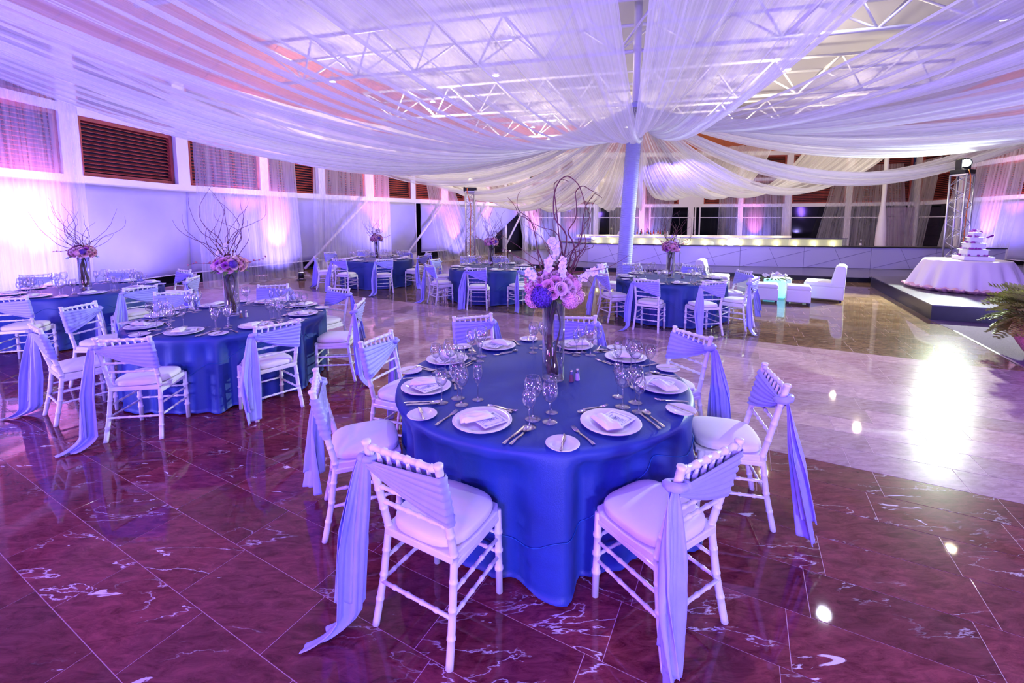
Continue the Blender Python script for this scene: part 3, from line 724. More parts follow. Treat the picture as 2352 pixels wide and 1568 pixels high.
# ---------------------------------------------------------------- chiavari chair
def ring_tube(mb, p0, p1, r, rings, n=10, cap_top=False):
    p0, p1 = Vector(p0), Vector(p1); L_ = (p1-p0).length; ts = [0]; rs = [r]
    for g in rings:
        for d, k in ((-.011, 1), (-.007, 1.28), (.007, 1.28), (.011, 1)):
            t = g+d/L_
            if ts[-1] < t < 1: ts.append(t); rs.append(r*k)
    ts.append(1); rs.append(r)
    mb.tube([p0+(p1-p0)*t for t in ts], rs, n); return mb
def yback(z): return .075-(z-.45)*.237
def make_chair():
    e = thing('chiavari_chair', '', 'chair')
    for sx in (-1, 1):
        a = MB(); pts = [(.2135*sx, 0, 0), (.200*sx, .045, .22), (.190*sx, .075, .45), (.193*sx, yback(.66), .66), (.200*sx, yback(.905), .905)]
        P = []; Rr = []
        for q in range(4):
            p0, p1 = Vector(pts[q]), Vector(pts[q+1]); L_ = (p1-p0).length
            for i in range(8):
                t = i/8; P.append(p0+(p1-p0)*t); Rr.append(.0178)
        P.append(Vector(pts[-1])); Rr.append(.0178)
        # bamboo rings
        P2 = []; R2 = []; acc = 0; gap = .0; last = P[0]
        for i, p in enumerate(P):
            acc += (p-last).length; last = p
            P2.append(p); R2.append(.0178)
            if i and i < len(P)-1 and acc > .10:
                acc = 0; t = (P[i+1]-p).normalized()
                P2 += [p+t*.003, p+t*.012, p+t*.015]; R2 += [.0205, .0205, .0178]
        P2 += [Vector(pts[-1])+Vector((0, -.001, .004)), Vector(pts[-1])+Vector((0, -.002, .014)), Vector(pts[-1])+Vector((0, -.002, .018))]; R2 += [.021, .021, .014]
        a.tube(P2, R2, 10); a.obj('leg', 'white', e)
    for sx in (-1, 1):
        a = MB(); ring_tube(a, (.2*sx, .436, 0), (.197*sx, .425, .45), .0178, [.3, .52, .74]); a.obj('leg', 'white', e)
    sf = MB()
    o_ = [(-.195, .05), (.195, .05), (.215, .24), (.212, .40), (.18, .455), (-.18, .455), (-.212, .40), (-.215, .24)]
    sf.add([(x, y, .425) for x, y in o_]+[(x, y, .462) for x, y in o_], [tuple(range(7, -1, -1)), tuple(range(8, 16))]+[(i, (i+1) % 8, (i+1) % 8+8, i+8) for i in range(8)])
    for sg in (-1, 1): sf.box((.2*sg, .25, .412), (.02, .36, .03))
    bevel(sf.obj('seat_frame', 'white', e, False), .006, 2)
    def cush(u, v):
        # rounded-square superellipse rings from under-edge to the centre
        a = u*2*PI; prof = [(.93, 0), (1.0, .006), (1.015, .022), (1.0, .038), (.985, .041), (.96, .046), (.80, .056), (.5, .062), (.2, .064), (.001, .064)]
        f = v*(len(prof)-1); i = min(int(f), len(prof)-2); t = f-i
        k = prof[i][0]*(1-t)+prof[i+1][0]*t; z = prof[i][1]*(1-t)+prof[i+1][1]*t
        ca, sa = math.cos(a), math.sin(a); ee = 2/3.6
        x = abs(ca)**ee*math.copysign(1, ca)*.203; y = abs(sa)**ee*math.copysign(1, sa)*.2
        x *= (1-.10*max(0, -y/.2)**2)
        return (x*k, .252+y*k, .464+z)
    MB().grid(cush, 36, 18, True).obj('seat_cushion', 'cushion', e)
    ring5 = [.16, .33, .5, .67, .84]
    for z, nm in ((.893, 'top_rail'), (.765, 'back_rail'), (.682, 'back_rail'), (.600, 'back_rail')):
        a = MB(); y = yback(z); ring_tube(a, (-.196, y, z), (.196, y, z), .0135 if nm == 'top_rail' else .0095, [.08, .25, .42, .58, .75, .92]); a.obj(nm, 'white', e)
    for i in range(6):
        x = -.14+.056*i; a = MB()
        p0, p1 = Vector((x, yback(.765), .765)), Vector((x, yback(.893), .893))
        a.tube([p0, p0+(p1-p0)*.3, p0+(p1-p0)*.45, p0+(p1-p0)*.55, p0+(p1-p0)*.7, p1], [.006, .008, .011, .011, .008, .006], 8); a.obj('spindle', 'white', e)
    def side(sx, z, t=0):
        k = z/.45; y0 = .075*k; xr = (.2135-.0235*k)*sx
        ring_tube(MB(), (xr, y0, z), ((.2-.003*k)*sx, .436-.011*k, z), .009, [.2, .4, .6, .8]).obj('stretcher', 'white', e)
    for sx in (-1, 1): side(sx, .20); side(sx, .30)
    k = .2/.45; ring_tube(MB(), (-.2, .033, .20), (.2, .033, .20), .009, [.2, .4, .6, .8]).obj('stretcher', 'white', e)
    for z in (.22, .32): ring_tube(MB(), (-.198, .432, z), (.198, .432, z), .009, [.2, .4, .6, .8]).obj('stretcher', 'white', e)
    return e
def make_sash(seed, trail, w1=.13, swing=0.):
    rg = random.Random(seed); ph = [rg.uniform(0, 6.28) for _ in range(8)]
    e = thing('chair_sash', '', 'sash')
    def band(u, v):   # u: 0 knot -> back sheet -> right post -> front sheet -> 1 knot
        if u < .46: t = 1-u/.46; side = -1
        elif u < .54: t = 0; side = 0
        else: t = (u-.54)/.46; side = 1
        zt = .872-.035*t; zb = .625+(.79-.625)*t**1.15
        z = zb+(zt-zb)*v
        x = .214-t*.42
        pl = .0036*math.sin(v*2*PI*6.5+ph[0]+1.5*t)*(1-.3*t)+.002*math.sin(v*2*PI*14+ph[1])
        if side == 0:
            a = (u-.46)/.08*PI; return (.199+.026*math.sin(a)+pl*.25, yback(z)-.026*math.cos(a), z)
        sagg = .012*math.sin(PI*t)
        return (x-(0 if t < 1 else 0), yback(z)+side*(.026+pl*1.3), z-sagg*(1-v))
    MB().grid(band, 46, 36).obj('sash_band', 'sash', e)
    kn = MB(); kn.tube([(-.196, yback(.83)-.045, .845), (-.226, yback(.83)-.03, .84), (-.236, yback(.83), .83), (-.222, yback(.83)+.032, .825), (-.196, yback(.83)+.036, .82), (-.172, yback(.83)+.01, .83), (-.172, yback(.83)-.03, .84), (-.196, yback(.83)-.045, .845)], [.016, .02, .022, .02, .017, .015, .015, .016], 10)
    kn.obj('sash_knot', 'sash', e)
    for q in range(2):
        off = .0 if q == 0 else .035; Lb = (.012 if trail else .05) if q == 0 else rg.uniform(.04, .22)
        def tail(u, v, q=q, off=off, Lb=Lb):
            c = u*2-1; z = .825*(1-v)+Lb*v
            wd = .022+(w1*.62-.022)*min(1, v*1.8)**.75
            wd *= (1 if q == 0 else .72)
            a = ph[5+q]*.25+.5*q+.55*math.sin(v*2+ph[2])
            fold = .024*math.sin(c*4.2+ph[3]+1.2*v+q)*min(1, v*2.5)+.009*math.sin(c*11+ph[4]+v*3)*min(1, v*3)
            x = -.232-.045*min(1, v*2)-off*.6-.03*v*swing; y = yback(.83)-.012-.055*v+off*.2-.05*v*swing
            lx, ly = math.cos(a), math.sin(a)
            px, py_ = x+lx*c*wd-ly*fold, y+ly*c*wd+lx*fold
            if trail and q == 0 and v > .9:
                k = (v-.9)/.1; px -= k*.10; py_ -= k*.11; z = .012+.09*(1-k)**2*.8
            return (px, py_, max(.008, z))
        o = MB().grid(tail, 22, 48).obj('sash_tail', 'sash', e); so = o.modifiers.new('s', 'SOLIDIFY'); so.thickness = .0025
    return e
chairs = {'1A': (-0.45, 1.77, 331.0), '1B': (0.82, 1.77, 32.23), '1C': (-1.18, 2.6, 291.54), '1D': (1.64, 2.7, 76.78), '1E': (1.55, 3.74, 115.1), '1F': (0.65, 4.37, 176.56), '1G': (-0.39, 4.39, 204.44), '1H': (-1.11, 3.59, 249.46), '2a': (-3.25, 3.59, 9.1), '2b': (-2.26, 4.11, 51.0), '2c': (-4.37, 3.97, 326.03), '2d': (-5.02, 5.02, 270.02), '2f': (-4.69, 5.98, 221.38), '2g': (-3.65, 6.59, 198.52), '2h': (-2.54, 6.27, 154.07), '2i': (-1.87, 5.2, 96.17), '3a': (-6.43, 5.5, 19.09), '3b': (-8.7, 7.93, 228.51), '3c': (-7.82, 8.68, 210.81), '3d': (-6.58, 8.66, 156.12), '3e': (-5.6, 7.56, 102.51), '3f': (-5.56, 6.45, 62.6), '4a': (-4.47, 11.28, 342.65), '4b': (-3.28, 11.16, 25.74), '4c': (-5.42, 12.03, 288.89), '4d': (-5.7, 13.68, 241.98), '4e': (-4.94, 14.49, 201.75), '4f': (-3.56, 14.37, 172.86), '4g': (-2.56, 12.35, 65.35), '4h': (-2.6, 13.39, 122.23), '5a': (-0.74, 9.05, 354.8), '5b': (-1.82, 9.73, 306.05), '5c': (0.31, 9.22, 33.02), '5d': (-1.95, 11.19, 245.47), '5e': (-1.22, 12.07, 201.43), '5f': (-0.36, 12.11, 175.3), '6a': (2.27, 7.29, 326.41), '6b': (3.26, 7.01, 9.65), '6c': (1.71, 8.14, 286.97), '6d': (2.07, 9.88, 230.14), '6e': (2.76, 10.01, 189.26), '6f': (4.01, 9.69, 149.94), '6g': (4.54, 8.53, 99.77), '6h': (4.15, 7.46, 43.95)}
TAB = {1: (.213, 3.04), 2: (-3.3, 5.08), 3: (-7.05, 7.15), 4: (-4.0, 12.9), 5: (-.5, 10.6), 6: (3.1, 8.5)}
TN = {1: 'the front table', 2: 'the second table at left', 3: 'the leftmost table', 4: 'the back-left table', 5: 'the back-centre table', 6: 'the table before the wrapped pillar'}
TG = {1: 'front table', 2: 'second table at left', 3: 'leftmost table', 4: 'back-left table', 5: 'back-centre table', 6: 'pillar table'}
NUMW = ['twelve', 'one', 'two', 'three', 'four', 'five', 'six', 'seven', 'eight', 'nine', 'ten', 'eleven']
def clock(ang, used=None):
    c = (90-math.degrees(ang))/30 % 12; k = round(c) % 12
    if used is not None:
        if k in used: k = (k+1) % 12 if c > round(c) else (k-1) % 12
        if k in used: k = next(q % 12 for q in range(k, k+12) if q % 12 not in used)
        used.add(k)
    return NUMW[k]
cproto = Proto(make_chair())
sashes = [Proto(make_sash(11, True)), Proto(make_sash(12, False, .15)), Proto(make_sash(13, False, .12, 1.)), Proto(make_sash(14, True, .11))]
pick = {'1A': 0, '1B': 1, '1C': 1, '1D': 2, '2a': 3, '2c': 0, '1E': 1, '1H': 2}
usedc = {t: set() for t in TAB}
for i, (k, (x, y, th)) in enumerate(chairs.items()):
    t = int(k[0]); ang = math.atan2(y-TAB[t][1], x-TAB[t][0]); cl = clock(ang, usedc[t])
    cproto.place((x, y, 0), R(th), "white bamboo-style chair at the %s o'clock seat of %s" % (cl, TN[t]), 'chairs around the '+TG[t])
    sashes[pick.get(k, i % 4)].place((x, y, 0), R(th), "periwinkle sash on the chair at %s o'clock of %s" % (cl, TN[t]), 'sashes at the '+TG[t])

# ---------------------------------------------------------------- tables and cloths
TR_ = 1.0
def dents(t):
    out = []
    for k, (x, y, th) in chairs.items():
        if int(k[0]) == t: out.append((math.atan2(y-TAB[t][1], x-TAB[t][0]), math.dist((x, y), TAB[t])-.492))
    return out
def sstep(x): x = max(0, min(1, x)); return x*x*(3-2*x)
def cloth_r(a, z, ph, dn=()):
    """radius of the cloth skirt at angle a and height z"""
    k = max(0, (.74-z)/.74)
    f = math.sin(9*a+ph[0]+.7*math.sin(2*a+ph[1]))*.5+math.sin(16*a+ph[2]+.5*math.sin(3*a))*.3+math.sin(5*a+ph[3])*.3
    r = 1.018+.020*k**.7+.058*k**.8*f*(1+.2*k)+.02*max(0, .10-z)*f*4
    for da, dr in dn:
        d = abs((a-da+PI) % (2*PI)-PI)
        w_ = sstep((.40-d)/.12)*sstep((.735-z)/.12)
        if dr < r: r = r*(1-w_)+(dr-.012*math.sin(34*a))*w_
    return r
def make_cloth(seed, t):
    rg = random.Random(seed); dn = dents(t); ph = [rg.uniform(0, 6.28) for _ in range(5)]
    a = MB(); n = 240
    levels = [(0, .768), (.5, .768), (.9, .768), (.97, .767), (.985, .764), (1.0, .757), (1.012, .745)]
    vs = []
    for r, z in levels:
        for j in range(n):
            an = 2*PI*j/n; vs.append((r*TR_*math.cos(an), r*TR_*math.sin(an), z))
    zs = [.72, .68, .62, .55, .47, .39, .31, .23, .16, .10, .05, .018, .008]
    for z in zs:
        for j in range(n):
            an = 2*PI*j/n; r = cloth_r(an, z, ph, dn)
            if z < .01: r += .012
            vs.append((r*math.cos(an), r*math.sin(an), z+.006*(1+math.sin(17*an)) if z < .02 else z))
    k = len(levels)+len(zs)
    fs = [(i*n+j, i*n+(j+1) % n, (i+1)*n+(j+1) % n, (i+1)*n+j) for i in range(1, k-1) for j in range(n)]
    fs = [tuple(n+j for j in range(n-1, -1, -1))[::-1]]+fs
    vs2 = vs; a.add(vs2, [tuple(f) for f in fs])
    # flip so normals face out
    a.f = [tuple(reversed(f)) if idx else f for idx, f in enumerate(a.f)]
    o = a.obj('tablecloth', 'cloth'); o['category'] = 'tablecloth'
    hem = MB(); P = []
    for j in range(n+1):
        an = 2*PI*j/n; z = .43+.20*math.sin(2*an+ph[1]+2.6)+.02*math.sin(19*an)
        r = cloth_r(an, z, ph, dn)+.004; P.append((r*math.cos(an), r*math.sin(an), z))
    hem.tube(P, .0028, 5, False); hem.obj('overlay_hem', 'cloth_hem', o)
    return o
def make_table():
    e = thing('round_table', '', 'table')
    MB().lathe([(0, .72), (.97, .72), (.985, .735), (.985, .75), (.97, .757), (0, .757)], 48).obj('tabletop', 'trunk', e)
    for i in range(4):
        a = R(45+90*i); MB().tube([(.6*math.cos(a), .6*math.sin(a), 0), (.55*math.cos(a), .6*math.sin(a), .72)], .018, 8).obj('leg', 'black', e)
    return e
tp = Proto(make_table()); cloths = {}
for t, (x, y) in TAB.items():
    tp.place((x, y, 0), 0, 'round banquet table hidden under the blue cloth of '+TN[t], 'round banquet tables')
    c = make_cloth(t*7+1, t); c.location = (x, y, 0)
    tag(c, 'shiny blue floor-length cloth on '+TN[t], 'tablecloth', 'blue round tablecloths')
ZT = .7695
# ---------------------------------------------------------------- tableware
def make_plate():
    return simple('dinner_plate', MB().lathe([(0, .006), (.10, .006), (.112, .009), (.135, .018), (.163, .024), (.166, .022), (.160, .017), (.11, .002), (0, 0)], 40), 'porcelain', 'plate')
def make_bread():
    return simple('bread_plate', MB().lathe([(0, .005), (.05, .005), (.057, .008), (.083, .016), (.086, .015), (.080, .010), (.05, .001), (0, 0)], 32), 'porcelain', 'plate')
def make_napkin():
    a = MB()
    def fn(u, v):   # folded pouch, wider at one end, rounded top, ridged
        x = (u-.5)*(.20-.03*v); y = (v-.5)*.095*(1-.18*u)
        edge = min(1, 6*min(u, 1-u))*min(1, 6*min(v, 1-v))
        z = .004+.024*edge**.5*(1-.35*u)+.003*math.sin(v*14+u*3)*edge+.004*math.sin(u*9+v*5)*edge
        return (x, y, z)
    a.grid(fn, 18, 12)
    a.grid(lambda u, v: ((u-.5)*(.20-.03*v), (v-.5)*.095*(1-.18*u), .0), 2, 2)
    a.box((0, -.02, .006), (.15, .055, .01), .06)
    o = simple('folded_napkin', a, 'napkin', 'napkin'); return o
def make_menu():
    e = thing('menu_card', '', 'menu card')
    MB().box((0, 0, .001), (.15, .155, .0012)).obj('card', 'paper', e, False)
    # curly border, title script and text lines of the card
    b = MB(); rr = .0006; z = .0022
    P = []
    for k in range(60):
        a = 2*PI*k/60; c, s = math.cos(a), math.sin(a)
        x = .058*abs(c)**.28*math.copysign(1, c); y = .062*abs(s)**.28*math.copysign(1, s)
        P.append((x, y, z))
    P.append(P[0]); b.tube(P, rr, 4, False)
    for sx in (-1, 1):
        for sy in (-1, 1):
            b.tube([(sx*(.05+.012*math.cos(q*.9)*(1-q/9)), sy*(.055+.010*math.sin(q*.9)*(1-q/9)), z) for q in range(9)], rr, 4, False)
    b.obj('printed_border', 'ink', e, False)
    rg = random.Random(3); t = MB()
    def script(cx, cy, w_, h_, n_):
        t.tube([(cx+w_*(q/n_-.5)+h_*.4*math.sin(q*1.9), cy+h_*math.sin(q*1.35+rg.random()), z) for q in range(n_+1)], .0006, 4, False)
    script(0, .040, .05, .006, 16); script(0, .006, .045, .013, 20); script(.003, .004, .03, .016, 12)
    for yy in (.024, -.016, -.024, -.032, -.040, -.050): script(0, yy, rg.uniform(.03, .06), .0018, 22)
    t.obj('menu_text', 'ink', e, False)
    return e
def handle(a, L0, L1, w0=.0045, w1=.009, z=.004):
    a.grid(lambda u, v: ((u-.5)*2*(w0+(w1-w0)*((1-v)**2.2)+(.002*math.sin(v*9) if v < .3 else 0)), L0+(L1-L0)*v, z+.002*math.cos((u-.5)*PI)+.006*math.sin(PI*v)*.6), 6, 12)
    a.grid(lambda u, v: ((u-.5)*2*(w0+(w1-w0)*((1-v)**2.2)), L0+(L1-L0)*(1-v), z-.001), 1, 8)
def make_fork(s=1.):
    e = MB(); handle(e, -.1, .035)
    def head(u, v): return ((u-.5)*2*(.005+.008*math.sin(min(1, v*1.2)*PI/2)), .035+v*.03, .006-.003*v)
    e.grid(head, 6, 6)
    for i in range(4):
        x = -.0105+.007*i; e.tube([(x, .063, .004), (x, .085, .006), (x*.95, .103, .011)], [.0022, .002, .001], 5)
    e.v = [(x*s, y*s, z) for x, y, z in e.v]; return simple('fork', e, 'steel', 'cutlery')
def make_spoon(s=1.):
    e = MB(); handle(e, -.1, .045)
    def bowl(u, v):
        a = u*2*PI; r = v; return (.021*r*math.sin(a), .073+.031*r*math.cos(a), .003+.009*r*r+.001)
    e.grid(bowl, 20, 6, True)
    e.grid(lambda u, v: (.021*v*math.sin(-u*2*PI), .073+.031*v*math.cos(-u*2*PI), .001+.009*v*v), 20, 5, True)
    e.v = [(x*s, y*s, z) for x, y, z in e.v]; return simple('spoon', e, 'steel', 'cutlery')
def make_knife(s=1., nm='knife'):
    e = MB(); handle(e, -.11, .0)
    e.grid(lambda u, v: (-.006+u*(.016+.004*math.sin(v*PI))*(1 if v < .75 else (1-(v-.75)*3.2)), v*.115, .004+.0012*math.sin(u*PI)), 4, 14)
    e.grid(lambda u, v: (-.006+(1-u)*(.016+.004*math.sin(v*PI))*(1 if v < .75 else (1-(v-.75)*3.2)), v*.115, .0025), 4, 14)
    e.v = [(x*s, y*s, z) for x, y, z in e.v]; return simple(nm, e, 'steel', 'cutlery')
def make_glass(nm, bowl_r, rim_r, bowl_h, stem_h, foot_r):
    e = thing(nm, '', 'glass')
    ft = [(0, .0), (foot_r, 0), (foot_r, .0025), (foot_r*.55, .005), (.008, .010), (.0042, .02), (.0036, stem_h*.6), (.0042, stem_h-.01), (.007, stem_h)]
    MB().lathe(ft, 20).obj('stem', 'glass_stem', e)
    P = []
    for i in range(17):
        t = i/16; E_ = PI-math.asin(min(1, (rim_r/bowl_r)**1.25)); r = bowl_r*math.sin(max(.05, t*E_))**.8
        P.append((max(r, .003), stem_h+bowl_h*(.65*(1-math.cos(t*E_))/(1-math.cos(E_))+.35*t)))
    b = MB().lathe(P, 24)
    b.obj('bowl', 'glass', e)
    MB().tube([(rim_r*math.cos(2*PI*k/24), rim_r*math.sin(2*PI*k/24), stem_h+bowl_h) for k in range(25)], .0011, 5, False).obj('rim', 'glass_stem', e)
    return e
def make_shaker(nm, m):
    e = thing(nm, '', 'shaker')
    MB().lathe([(0, 0), (.017, 0), (.0175, .004), (.013, .045), (.011, .055)], 12).obj('body', m, e)
    MB().lathe([(.0125, .052), (.0135, .06), (.011, .072), (.012, .076), (.006, .083), (0, .084)], 12).obj('cap', 'steel', e)
    return e
pr = {k: Proto(v) for k, v in dict(plate=make_plate(), bread=make_bread(), napkin=make_napkin(), menu=make_menu(), fork=make_fork(), spoon=make_spoon(), knife=make_knife(), bknife=make_knife(.8, 'butter_knife'),
     dspoon=make_spoon(.85), dfork=make_fork(.85), big=make_glass('wine_glass', .053, .038, .130, .115, .045), red=make_glass('wine_glass', .046, .033, .118, .110, .042), white=make_glass('wine_glass', .039, .029, .105, .105, .039),
     flute=make_glass('champagne_flute', .030, .023, .125, .100, .036), salt=make_shaker('salt_shaker', 'salt'), pepper=make_shaker('pepper_shaker', 'pepper')).items()}
seats = {1: [-117, -66, -15, 30, 66, 115, 154, -164]}
seats[2] = [2+45*k for k in range(8)]; seats[3] = [5+45*k for k in range(8)]; seats[4] = [22+45*k for k in range(8)]; seats[5] = [10+45*k for k in range(8)]; seats[6] = [-8+45*k for k in range(8)]
rg = random.Random(77)
for t, angs in seats.items():
    cx, cy = TAB[t]; used = set()
    for a in sorted(((q+95) % 360)-95 for q in angs):
        A = R(a); cl = clock(A, used); inx, iny = -math.cos(A), -math.sin(A); rz0 = math.atan2(iny, inx)-PI/2   # local y axis -> centre
        e0 = (cx+math.cos(A)*TR_, cy+math.sin(A)*TR_)
        def at(lx, ly, z=ZT):
            c, s = math.cos(rz0), math.sin(rz0); return (e0[0]+c*lx-s*ly, e0[1]+s*lx+c*ly, z)
        tail = "at the %s o'clock setting of %s" % (cl, TN[t]); G_ = ' on the '+TG[t]
        j = lambda s=.01: rg.uniform(-s, s)
        mrz = rz0+rg.choice([-1, 1])*R(25)+j(.2)
        pr['plate'].place(at(j(), .185), 0, 'white dinner plate '+tail, 'dinner plates'+G_)
        if t <= 3 or t == 6:
            m_ = pr['menu'].place(at(.03+j(), .19, ZT+.0245), mrz, 'printed menu card '+tail, 'menu cards'+G_)
        pr['napkin'].place(at(-.045+j(), .175, ZT+(.0275 if t <= 3 or t == 6 else .0245)), mrz+R(70)+j(.3), 'folded white napkin '+tail, 'napkins'+G_)
        pr['bread'].place(at(-.36+j(), .10), 0, 'small bread plate '+tail, 'bread plates'+G_)
        pr['bknife'].place(at(-.36+j(), .10, ZT+.0145), rz0+rg.uniform(-.9, .9), 'butter knife '+tail, 'butter knives'+G_)
        if t in (1, 2, 6):
            pr['fork'].place(at(-.215+j(.006), .14), rz0+j(.15), 'dinner fork '+tail, 'forks'+G_)
            pr['knife'].place(at(.215+j(.006), .14), rz0-.08+j(.08), 'dinner knife '+tail, 'knives'+G_)
            pr['spoon'].place(at(.25+j(.006), .14), rz0-.12+j(.08), 'soup spoon '+tail, 'spoons'+G_)
            pr['dspoon'].place(at(-.02+j(.02), .375), rz0-PI/2*1.0+j(.1)+PI, 'dessert spoon '+tail, 'dessert spoons'+G_)
            pr['dfork'].place(at(0.03+j(.02), .40), rz0-PI/2+j(.1), 'dessert fork '+tail, 'dessert forks'+G_)
        g0 = (.24, .36)
        for nm, dx_, dy_, lb in (('big', -.03, .0, 'large round-bowled wine glass'), ('red', .075, .015, 'medium wine glass'), ('white', .015, -.10, 'small wine glass'), ('flute', .035, .12, 'slim champagne flute')):
            pr[nm].place(at(g0[0]+dx_+j(.012), g0[1]+dy_+j(.012)), rg.uniform(0, 6), lb+' '+tail, 'glasses'+G_)
    sp = {1: (.20, -.10), 2: (.17, -.12), 3: (.16, -.2), 4: (.15, -.15), 5: (.2, -.15), 6: (.2, -.1)}[t]
    pr['pepper'].place((cx+sp[0], cy+sp[1], ZT), 0, 'pepper shaker beside the vase of '+TN[t], 'shakers')
    pr['salt'].place((cx+sp[0]+.045, cy+sp[1]+.03, ZT), 0, 'salt shaker beside the vase of '+TN[t], 'shakers')

# ---------------------------------------------------------------- flower centrepieces
def rose_mesh(m, seed, nm='rose'):
    rg = random.Random(seed); a = MB()
    for ring, (nP, r0, r1, z0, z1, op) in enumerate([(3, .004, .011, .0, .030, .1), (4, .008, .019, -.002, .030, .4), (5, .012, .028, -.006, .026, .8), (6, .014, .036, -.012, .018, 1.2)]):
        for i in range(nP):
            a0 = 2*PI*i/nP+ring*.7+rg.uniform(-.2, .2); sp = 2*PI/nP*.78
            def fn(u, v, a0=a0, sp=sp, r0=r0, r1=r1, z0=z0, z1=z1, op=op):
                an = a0+(u-.5)*2*sp*(.45+.55*math.sin(min(1, v*1.3)*PI/2)); r = r0+(r1-r0)*v**.8+.004*op*max(0, v-.7)/.3
                z = z0+(z1-z0)*v*(1-.12*(2*u-1)**2)-.006*op*max(0, v-.75)/.25
                return (r*math.cos(an), r*math.sin(an), z)
            a.grid(fn, 5, 4)
    return a.mesh(nm, m)
def hyd_mesh(m, seed, rad=.065, nf=75):
    rg = random.Random(seed); a = MB()
    a.lathe([(.001, -rad*.8), (rad*.6, -rad*.6), (rad*.85, 0), (rad*.6, rad*.6), (.001, rad*.8)], 10)
    for i in range(nf):
        z = 1-2*(i+.5)/nf; r = math.sqrt(1-z*z); an = i*2.4
        d = Vector((r*math.cos(an), r*math.sin(an), z)); c = d*rad*(.95+rg.uniform(-.06, .06))
        u = d.orthogonal().normalized(); v = d.cross(u); r0 = rg.uniform(0, 6)
        for q in range(4):
            b = r0+q*PI/2; e1 = u*math.cos(b)+v*math.sin(b); e2 = d.cross(e1)
            s = .013
            a.add([c, c+e1*s+e2*s*.55+d*.003, c+e1*s*1.5+d*.001, c+e1*s-e2*s*.55+d*.003], [(0, 1, 2, 3)])
    return a.mesh('hydrangea', m)
def orchid_mesh(seed):
    rg = random.Random(seed); a = MB()
    for i in range(5):
        b = 2*PI*i/5+PI/2; wd = .55 if i in (1, 4) else .32; L_ = .036
        def fn(u, v, b=b, wd=wd):
            c = u*2-1; y = v*L_; x = c*wd*L_*math.sin(PI*min(1, v*.92+.08))
            z = .006*math.sin(v*PI)+.004*c*c
            return (x*math.cos(b)-y*math.sin(b)*-1*-1, x*math.sin(b)+y*math.cos(b), z)
        a.grid(fn, 4, 5)
    a.lathe([(.001, .014), (.007, .010), (.006, .002), (.001, 0)], 8)
    return a.mesh('orchid_blossom', 'orchid')
RM = {'pink': rose_mesh('rose_pink', 1), 'pale': rose_mesh('rose_pale', 2), 'purple': rose_mesh('rose_purple', 3)}
HM = {'deep': hyd_mesh('hydrangea', 4), 'pinkh': hyd_mesh('hydrangea_pink', 5)}
OM = orchid_mesh(6)
BUDM = MB().lathe([(.001, 0), (.006, .008), (.007, .016), (.001, .028)], 8).mesh('bud', 'bud')
leafm = MB().grid(lambda u, v: ((u-.5)*.045*math.sin(PI*min(.98, v+.02)), v*.085, .006*math.cos((u-.5)*PI)-.03*v*v), 4, 6).mesh('leaf', 'leaf')
def orient(o, d, spin=0):
    o.rotation_euler = (Vector(d).to_track_quat('Z', 'Y') @ Matrix.Rotation(spin, 3, 'Z').to_quaternion()).to_euler()
def curl(rg, p, d, n, step, wander, up=.0, pull=0):
    pts = [Vector(p)]; d = Vector(d).normalized(); w_ = Vector((rg.uniform(-1, 1), rg.uniform(-1, 1), rg.uniform(-.4, .4)))
    for i in range(n):
        w_ = (w_+Vector((rg.uniform(-1, 1), rg.uniform(-1, 1), rg.uniform(-.7, .7)))*.55)*.8
        d = (d+w_*wander+Vector((0, 0, up))).normalized(); pts.append(pts[-1]+d*step)
    return pts
def smooth(pts, k=3):
    out = []; n = len(pts)
    for i in range(n-1):
        p0, p1, p2, p3 = pts[max(i-1, 0)], pts[i], pts[i+1], pts[min(i+2, n-1)]
        for q in range(k):
            t = q/k; out.append(.5*((2*p1)+(-p0+p2)*t+(2*p0-5*p1+4*p2-p3)*t*t+(-p0+3*p1-3*p2+p3)*t**3))
    out.append(pts[-1]); return out
